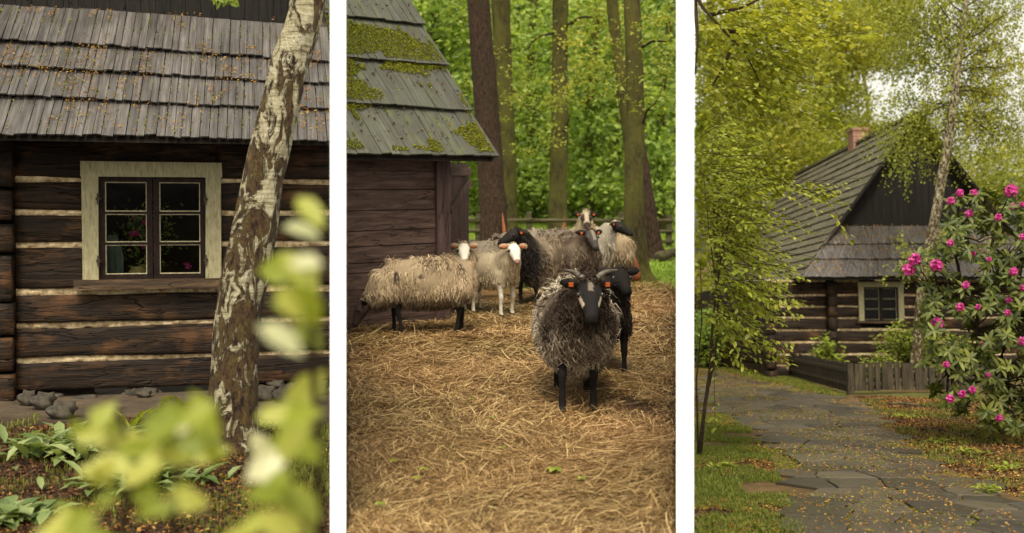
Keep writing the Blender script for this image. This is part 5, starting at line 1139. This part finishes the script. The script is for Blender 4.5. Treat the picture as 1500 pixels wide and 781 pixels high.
# ---- picket fence
def fline(px0, py0, px1, py1): return gnd(px0, py0), gnd(px1, py1)
a, b = gnd(1106, 537), gnd(1246, 578); T = thing('picket_fence', 'low grey brown picket fence round the farmhouse garden', 'fence', b)
L_ = (a - b).length; n = 44; w_ = L_ / n; dr = (a - b).normalized(); nrm = Vector((dr.y, -dr.x, 0)); hh2 = .5
ang = math.atan2(dr.y, dr.x)
me_p = None
for k in range(n):
    G = Geo(); h = hh2 + .05 * k / n + random.uniform(-.012, .012) - (.04 if k == 18 else 0); G.box(k * w_ + .05, (k + 1) * w_ + .028, -.012, .014, .03, h, M=Matrix.Rotation(ang, 4, 'Z'), jit=.003); G.part('picket', M['picket'], T)
c = gnd(1450, 574); dr2 = (c - b).normalized(); a2 = math.atan2(dr2.y, dr2.x); x = .08
wds = [.2, .1, .09, .19, .1, .2]
k = 0
while x < (c - b).length:
    wd = wds[k % 6] * random.uniform(.9, 1.1); G = Geo(); G.box(x, x + wd, -.012, .014, .035 + random.uniform(0, .03), hh2 + .01 + random.uniform(-.015, .015), M=Matrix.Rotation(a2, 4, 'Z'), jit=.004); G.part('picket', M['picket'], T); x += wd + .045; k += 1
G = Geo(); G.box(-.05, .05, -.05, .05, -.05, hh2 + .01, jit=.005); G.part('post', M['picket'], T)
for z in (.14, .36):
    G = Geo(); G.box(.05, L_, .02, .05, z, z + .06, M=Matrix.Rotation(ang, 4, 'Z')); G.part('rail', M['picket'], T)
    G = Geo(); G.box(.05, (c - b).length, .02, .05, z, z + .06, M=Matrix.Rotation(a2, 4, 'Z')); G.part('rail', M['picket'], T)
stick([(1300, 594), (1318, 593), (1345, 596)], [.012, .02, .012], 'dark stick lying on the ground in front of the picket fence')

# ---- shrubs in the garden
def shrub(name, lb, base, w_, h_, nst, nl, L, W, leafm, seedk=0, col='twig', cz=.55):
    T = thing(name, lb, 'shrub', base); G = Geo(); B = []; D = []; N = []
    for k in range(nst):
        a = random.uniform(0, 6.28); rr = random.uniform(.2, 1) ; tip = Vector((math.cos(a) * w_ * rr, math.sin(a) * w_ * .7 * rr, h_ * random.uniform(.55, 1) * (1 - .3 * rr * rr))); mid = Vector((tip.x * .45, tip.y * .45, tip.z * .6)); pts_ = [Vector((random.uniform(-.06, .06), random.uniform(-.06, .06), 0)), mid, tip]
        G.tube(pts_, [.012, .008, .003], 5)
        for j in range(int(nl * random.uniform(.6, 1.4))):
            t = random.uniform(.25, 1.0) ** .7; p = pts_[0].lerp(mid, t * 2) if t < .5 else mid.lerp(tip, t * 2 - 1); a2_ = random.uniform(0, 6.28); d = Vector((math.cos(a2_), math.sin(a2_), random.uniform(-.1, .9)))
            B.append(p + d * .02 + Vector((random.gauss(0, .03), random.gauss(0, .03), 0))); D.append(d); N.append(Vector((-d.x * .5, -d.y * .5 - .3, 1)))
    G.part('stems', M[col], T, True); B, D, N = map(np.array, (B, D, N)); V, t_, q_ = leaf8(B, D, N, rng.uniform(.6, 1.2, len(B)) * L, W, .25, .2); part('foliage', mesh_np('foliage', V, [t_, q_], M[leafm], None, True), T)
    return T
p = at(1214, 500, 20); p.z = 0; shrub('garden_shrub', 'small light green shrub inside the fence left of the farmhouse window', p, .42, 1.05, 22, 20, .11, .55, 'l_shrub')
p = at(1338, 500, 19); p.z = 0; shrub('garden_shrub', 'broad bright green shrub inside the fence below the farmhouse window', p, .85, 1.32, 80, 30, .085, .45, 'l_shrub')
p = at(1285, 500, 18.2); p.z = 0; shrub('garden_shrub', 'low narrow leaved plant just behind the pickets below the farmhouse window', p, .38, .68, 30, 22, .09, .25, 'l_shrub')
p = at(1400, 500, 19.5); p.z = 0; shrub('garden_shrub', 'green shrub behind the rhododendron and the pickets', p, .6, 1.1, 40, 24, .085, .45, 'l_shrub')

# ---- slender birch
tr = trunk_from_px([(1340, 545, 16), (1346, 480, 15), (1349, 440, 14.5), (1357, 380, 14), (1368, 330, 14), (1378, 270, 13.5), (1388, 210, 13), (1396, 160, 11), (1403, 100, 10), (1410, 50, 8.5), (1415, 0, 7.5), (1420, -60, 6)], 18.6)
T, P = tree('birch_tree', 'slender white birch with fine hanging foliage in front of the farmhouse gable', tr, 'birch2', 20, .006, .1)
o = P[0]
def weeping(T, o, stems, Y, nst, Ln, size, leafm, name='foliage', dens=46):
    """fine hanging twigs with small leaves"""
    BP = []; G = Geo()
    for (x0, y0, x1, y1, dy) in stems:
        a = at(x0, y0, Y); b = at(x1, y1, Y + dy); s = bend_limb(a, b, .016, .003, 7, .15); G.tube([p - o for p, r_ in s], [r_ for p, r_ in s], 6)
        for k in range(nst):
            t = random.uniform(.15, 1); i = min(int(t * 7), 6); p = s[i][0].lerp(s[i + 1][0], t * 7 - i) + Vector((0, .25, 0)); out = Vector((random.gauss(0, .35), random.gauss(0, .35), random.uniform(-.1, .25))); q = p + out; L_ = random.uniform(.3, 1) * Ln; e = q + Vector((random.gauss(0, .12), random.gauss(0, .12), -L_)); G.tube([p - o, q - o, e - o], [.0022, .0018, .001], 3, cap=False)
            m_ = int(dens * L_ / Ln); tt = rng.uniform(0, 1, m_)[:, None]; BP.append(np.array(p) * 0 + np.where(tt < .25, np.array(p) + (np.array(q) - np.array(p)) * tt * 4, np.array(q) + (np.array(e) - np.array(q)) * (tt - .25) / .75) + rng.normal(0, .055, (m_, 3)))
    G.part('branches', M['twig'], T, True); P_ = np.concatenate(BP); P_ = P_[inside(P_, 2)]; D = rng.normal(size=P_.shape) * (1, 1, .6) + (0, 0, -.8)
    V, Q = leaf4(P_ - np.array(o), D, rng.uniform(.6, 1.3, len(P_)) * size, .7, .08); part(name, mesh_np(name, V, [Q], M[leafm]), T)
stems = [(1400, 120, 1330, 60, .5), (1405, 90, 1310, 10, .4), (1397, 160, 1335, 140, .5), (1395, 150, 1318, 190, .3), (1391, 190, 1335, 205, .5), (1410, 50, 1340, -30, -.4), (1410, 60, 1460, -10, .5), (1403, 90, 1470, 60, .5), (1398, 140, 1480, 130, .3), (1394, 170, 1470, 170, .6), (1400, 110, 1520, 90, .6), (1414, 10, 1500, -60, 0), (1415, 0, 1380, -70, .4), (1400, 130, 1510, 150, .4), (1392, 180, 1500, 190, .6), (1405, 80, 1365, 20, .3), (1408, 60, 1500, 10, -.3), (1413, 20, 1300, -60, .2)]
weeping(T, o, stems, 18.6, 40, 1.05, .056, 'l_birch', dens=60)
low = [(1356, 385, 1330, 350, -.2), (1354, 400, 1328, 395, .1), (1350, 410, 1375, 380, .2), (1360, 370, 1384, 350, -.1)]
weeping(T, o, low, 18.6, 7, .35, .05, 'l_birch', 'lower_foliage', 34)

# ---- rhododendron
rb = gnd(1462, 634); T = thing('rhododendron', 'rhododendron bush with glossy dark leaves and pink blossoms at the right of the path', 'bush', rb)
c0 = Vector((at(1452, 445, 10.6).x, 10.6, at(1452, 445, 10.6).z)); G = Geo(); rs = []
fl = [(1481, 278), (1392, 293), (1407, 281), (1427, 281), (1417, 311), (1461, 317), (1482, 301), (1497, 298), (1389, 354), (1423, 369), (1435, 368), (1448, 378), (1485, 396), (1328, 393), (1339, 379), (1371, 387), (1413, 416), (1404, 448), (1431, 448), (1476, 438), (1372, 473), (1473, 456), (1497, 498), (1386, 532), (1423, 569), (1407, 575), (1389, 582), (1448, 547), (1463, 610), (1495, 345), (1440, 500), (1500, 420)]
ctr = [gnd(1462, 634) + Vector((0, 0, .3))]
def reach(px, py):   # outline of the bush
    xs_ = [(270, 1455), (300, 1385), (350, 1375), (390, 1318), (420, 1350), (470, 1345), (520, 1350), (580, 1365), (600, 1400), (630, 1432)]
    for (ya, xa), (yb, xb) in zip(xs_, xs_[1:]):
        if ya <= py <= yb: return px > xa + (xb - xa) * (py - ya) / (yb - ya)
    return False
tries = 0
while len(rs) < 440 and tries < 9000:
    tries += 1; px, py = random.uniform(1318, 1580), random.uniform(272, 628)
    if not reach(px, py): continue
    if noise.noise(Vector((px * .022, py * .022, 3))) < -.2 and px < 1440: continue
    rs.append((at(px, py, 10.5 + random.uniform(-.9, .7)), False))
for (px, py) in fl: rs.append((at(px, py + 4, 9.7 + random.uniform(-.25, .35)), True))
hubs = [(at(x, y, 10.5), r_) for x, y, r_ in ((1455, 560, .03), (1430, 480, .024), (1480, 470, .024), (1405, 430, .018), (1450, 380, .018), (1500, 360, .02), (1400, 350, .014), (1460, 320, .012), (1370, 440, .012), (1540, 500, .02), (1390, 540, .012))]
par = [-1, 0, 0, 1, 1, 2, 3, 4, 3, 0, 0]
for (h, r_), pi in zip(hubs, par):
    a = rb if pi < 0 else hubs[pi][0]; s = bend_limb(a, h, .04 if pi < 0 else hubs[pi][1], r_); G.tube([p - rb for p, _ in s], [x for _, x in s], 7)
B = []; D = []; N = []; LLn = []
for p, isf in rs:
    h = min(hubs, key=lambda q: (q[0] - p).length)[0]; s = bend_limb(h, p, .009, .004, 4, -.1); G.tube([q - rb for q, _ in s], [x for _, x in s], 4, cap=False)
    ax_ = (p - h).normalized() + Vector((0, -.25, .55)); ax_.normalize(); t1 = ax_.orthogonal().normalized(); t2 = ax_.cross(t1); m_ = random.randint(7, 11)
    for j in range(m_):
        a_ = j * 2.4 + random.uniform(-.2, .2); el = random.uniform(-.25, .55) if not isf else random.uniform(-.4, .1); d = (t1 * math.cos(a_) + t2 * math.sin(a_)) + ax_ * el; B.append(p - rb - ax_ * .02 * (j % 3)); D.append(d); N.append(ax_ + Vector((0, 0, .2))); LLn.append(random.uniform(.075, .125))
G.part('branches', M['twig'], T, True); B, D, N, LLn = map(np.array, (B, D, N, LLn)); V, t_, q_ = leaf8(B, D, N, LLn, .36, .18, .25); part('foliage', mesh_np('foliage', V, [t_, q_], M['l_rhodo'], None, True), T)
fm = []
for v in range(4):
    B = []; D = []; N = []; L2 = []
    for k in range(13):
        ph = math.acos(1 - 1.25 * (k + .5) / 13); th = k * 2.4; c = Vector((math.sin(ph) * math.cos(th), math.sin(ph) * math.sin(th), math.cos(ph))); t1 = c.orthogonal().normalized(); t2 = c.cross(t1)
        for j in range(5): a_ = j * 1.257 + k; d = (t1 * math.cos(a_) + t2 * math.sin(a_)) * .9 + c * .55; B.append(c * .035 + Vector((random.gauss(0, .003),) * 3)); D.append(d); N.append(c); L2.append(random.uniform(.026, .038))
    V, t_, q_ = leaf8(np.array(B), np.array(D), np.array(N), np.array(L2), .85, .1, .1); fm.append(mesh_np('blossom', V, [t_, q_], M['pink'], None, True))
for k, (px, py) in enumerate(fl):
    p = rs[len(rs) - len(fl) + k][0]; o_ = part('blossom', fm[k % 4], T); d = Vector((random.gauss(0, .4), -.8, .7)).normalized(); o_.rotation_mode = 'QUATERNION'; o_.rotation_quaternion = d.to_track_quat('Z', 'Y'); o_.location = p - rb + d * .02
    sc_ = 1.1 if k in (13, 0, 15, 14, 20) else random.uniform(.45, .75); o_.scale = (sc_,) * 3

# ---- leafy young tree at the left
rb2 = gnd(1024, 668); T = thing('young_tree', 'slender young tree with bright layered leaves at the left edge of the path', 'tree', rb2)
YD = rb2.y; G = Geo()
for pts_, rr in ((((1024, 668), (1032, 600), (1040, 540), (1044, 470), (1056, 380), (1075, 290)), .019), (((1026, 664), (1034, 590), (1048, 520), (1052, 440), (1040, 350), (1030, 250)), .012), (((1023, 666), (1020, 560), (1028, 470), (1026, 380)), .01)):
    P_ = [at(x, y, YD) - rb2 for x, y in pts_]; P_[0].z = 0; G.tube(P_, [rr * (1 - .7 * k / (len(P_) - 1)) for k in range(len(P_))], 8)
G.part('trunk', M['scar' if False else 'twig'], T, True)
def sprays(T, o, spec, L, W, leafm, Y, name='foliage', per=16, twig='twig'):
    """layered sprays: a drooping twig with leaves in two rows. spec: (px, py, dx, dy, count)"""
    B = []; D = []; N = []; G = Geo()
    for (x, y, dx, dy, cnt, sx, sy) in spec:
        for k in range(cnt):
            Yk = Y + random.uniform(-.9, .9); px, py = x + random.gauss(0, sx), y + random.gauss(0, sy); a = at(px, py, Yk); d = Vector((dx + random.gauss(0, .35), random.gauss(0, .5), dy + random.gauss(0, .22))).normalized(); Ls_ = random.uniform(.25, .6) * Y / 9
            side = d.cross(Vector((0, 0, 1))).normalized(); pts_ = [a + d * Ls_ * t + Vector((0, 0, -.12 * t * t * Ls_)) for t in (0, .33, .66, 1)]
            if not inside(np.array([tuple(pts_[0]), tuple(pts_[3])]), 6).all(): continue
            G.tube([q - o for q in pts_], [.004, .003, .0025, .001], 3, cap=False)
            for j in range(per):
                t = (j + .5) / per; q = pts_[0].lerp(pts_[3], t) + Vector((0, 0, -.03 * math.sin(t * 3))); sg = 1 if j % 2 else -1; dd = d * .55 + side * sg + Vector((0, 0, random.gauss(-.15, .25)))
                B.append(q - o + Vector((random.gauss(0, .012), random.gauss(0, .012), random.gauss(0, .012)))); D.append(dd); N.append(Vector((random.gauss(0, .35), random.gauss(-.2, .35), 1)))
    G.part('twigs', M[twig], T, True); B, D, N = map(np.array, (B, D, N)); k = inside(B + np.array(o), 5); B, D, N = B[k], D[k], N[k]
    V, t_, q_ = leaf8(B, D, N, rng.uniform(.6, 1.25, len(B)) * L, W, .25, .15); part(name, mesh_np(name, V, [t_, q_], M[leafm], None, True), T)
sprays(T, rb2, [(1040, 230, .6, .1, 36, 30, 30), (1068, 270, .5, 0, 30, 20, 25), (1050, 300, .6, 0, 40, 30, 25), (1080, 310, .4, -.1, 20, 14, 20), (1045, 360, .5, -.1, 36, 28, 25), (1068, 345, .5, -.2, 24, 16, 22), (1055, 410, .6, -.2, 34, 28, 24), (1085, 420, .8, -.3, 24, 22, 25), (1040, 460, .4, -.3, 24, 22, 22), (1080, 470, .8, -.4, 16, 18, 18), (1150, 268, 1, -.05, 7, 22, 6), (1185, 272, 1, -.1, 7, 14, 5), (1092, 385, .6, -.2, 7, 10, 12), (1035, 520, .3, -.3, 6, 12, 12)], .062, .5, 'l_yellow2', YD)
# ---- maple branch from the upper left
rb3 = at(1004, 300, 13); rb3 = Vector((rb3.x, 13, 0)); T = thing('maple_tree', 'maple whose dark branches reach in from the upper left over the young tree', 'tree', rb3)
G = Geo(); G.tube([Vector((.0, 0, 0)), Vector((.02, 0, 3)), Vector((.0, 0, 7))], [.08, .07, .05], 10); G.part('trunk', M['twig'], T, True)
G = Geo()
for s in (((1006, -30), (1030, 12), (1060, 45), (1090, 75), (1112, 118)), ((1040, 22), (1090, 10), (1150, -20)), ((1018, 0), (1022, 60), (1018, 110)), ((1075, 60), (1060, 100), (1040, 130)), ((1060, 45), (1110, 50), (1150, 70))):
    P_ = [at(x, y, 12 + k * -.1) - rb3 for k, (x, y) in enumerate(s)]; G.tube(P_, [.028 * (1 - .75 * k / (len(P_) - 1)) for k in range(len(P_))], 6)
G.part('branches', M['twig'], T, True)
sprays(T, rb3, [(1050, 20, .7, -.2, 46, 40, 25), (1100, 60, .8, -.3, 46, 40, 25), (1040, 90, .5, -.3, 36, 24, 30), (1080, 130, .7, -.3, 40, 35, 25), (1150, 30, .9, -.2, 40, 40, 25), (1040, 170, .5, -.3, 26, 22, 25), (1120, 110, .8, -.3, 26, 30, 20)], .085, .75, 'l_yellow', 12, per=14)

# ---- tall trees behind
forest_tree(1058, 36, .3, [blob(1024, 120, 33, 1.2, 1.4, 2.2, 60), blob(1022, 250, 32, 1.0, 1.2, 1.2, 30), blob(1060, 120, 36, 2.6, 2, 2.6, 75), blob(1045, 230, 34, 1.6, 1.5, 1.8, 50), blob(1120, 190, 35, 1.8, 1.6, 1.6, 56), blob(1040, 10, 36, 2, 2, 2, 37)], 'tall spring green tree standing at the left edge behind the young tree', 'l_yellow', .15, 93, .5)
forest_tree(1078, 40, .22, [blob(1130, 60, 40, 2.6, 2, 2.8, 75), blob(1100, 290, 38, 2.2, 1.6, 1.8, 56), blob(1150, 230, 39, 1.8, 1.6, 1.5, 50)], 'tall spring green tree just right of the leftmost one', 'l_yellow', .16, 93, .5)
forest_tree(1150, 42, .28, [blob(1190, 30, 42, 2.6, 2, 2.4, 75), blob(1185, 130, 42, 2.2, 2, 2.0, 68), blob(1190, 220, 42, 1.7, 1.6, 1.4, 50), blob(1240, 70, 42, 1.5, 1.6, 1.5, 43)], 'tall spring green tree behind the chimney end of the farmhouse', 'l_yellow', .16, 93, .5)
forest_tree(1215, 46, .28, [blob(1265, 40, 46, 1.6, 2, 1.9, 50), blob(1225, 160, 46, 1.3, 1.6, 1.5, 37), blob(1295, 20, 46, 1.5, 1.4, 1.5, 55), blob(1300, 80, 46, 1.0, 1., 1.0, 26)], 'high crowned tree spreading above the chimney', 'l_birch', .17, 86, .5)
forest_tree(1265, 52, .2, [blob(1255, 200, 52, 1.4, 1.6, 1.1, 37), blob(1300, 205, 54, 1.6, 1.6, .9, 37)], 'low far tree peeping over the farmhouse ridge', 'l_yellow', .18, 77, .5)
forest_tree(1480, 40, .2, [blob(1440, 270, 40, 1.8, 1.6, 1.5, 43), blob(1500, 270, 40, 2.2, 1.6, 1.8, 50), blob(1560, 240, 40, 2.2, 1.6, 2.2, 50)], 'tree behind the right slope of the farmhouse roof', 'l_birch', .16, 83, .5, h=7)
bush(1062, 30, 1.1, 2.4, 'dark green bush at the far end of the path behind the young tree', 'l_yellow', .12, 70)
bush(1035, 27, 1.0, 1.6, 'leafy bush at the left edge of the far end of the path', 'l_forest', .12, 60)
for o_ in bpy.data.objects:
    if o_.get('group') == 'bushes along the edge of the forest' and 'path' in o_.get('label', ''): o_['group'] = 'bushes at the far end of the path'
n = 14000; P = np.stack([rng.uniform(8, 26, n), rng.uniform(56, 66, n), rng.uniform(0, 1, n) * 13], 1)
P = P[inside(P)]; P = P[P[:, 0] / P[:, 1] < .33 + 0 * P[:, 0]]; f = fbm(P * (.5, .2, .5), .8, 5); P = P[f > -.25]; P = P[P[:, 2] < 15 - 2.2 * np.clip(P[:, 0] - 14, 0, 9)]
V, Q = leaf4(P, rng.normal(size=P.shape), rng.uniform(.4, 1.1, len(P)) * .5, .7); solo('far_woodland', mesh_np('far_woodland', V, [Q], M['l_yellow']), 'far yellow green woodland behind the farmhouse and the young tree', 'woodland', kind='stuff')
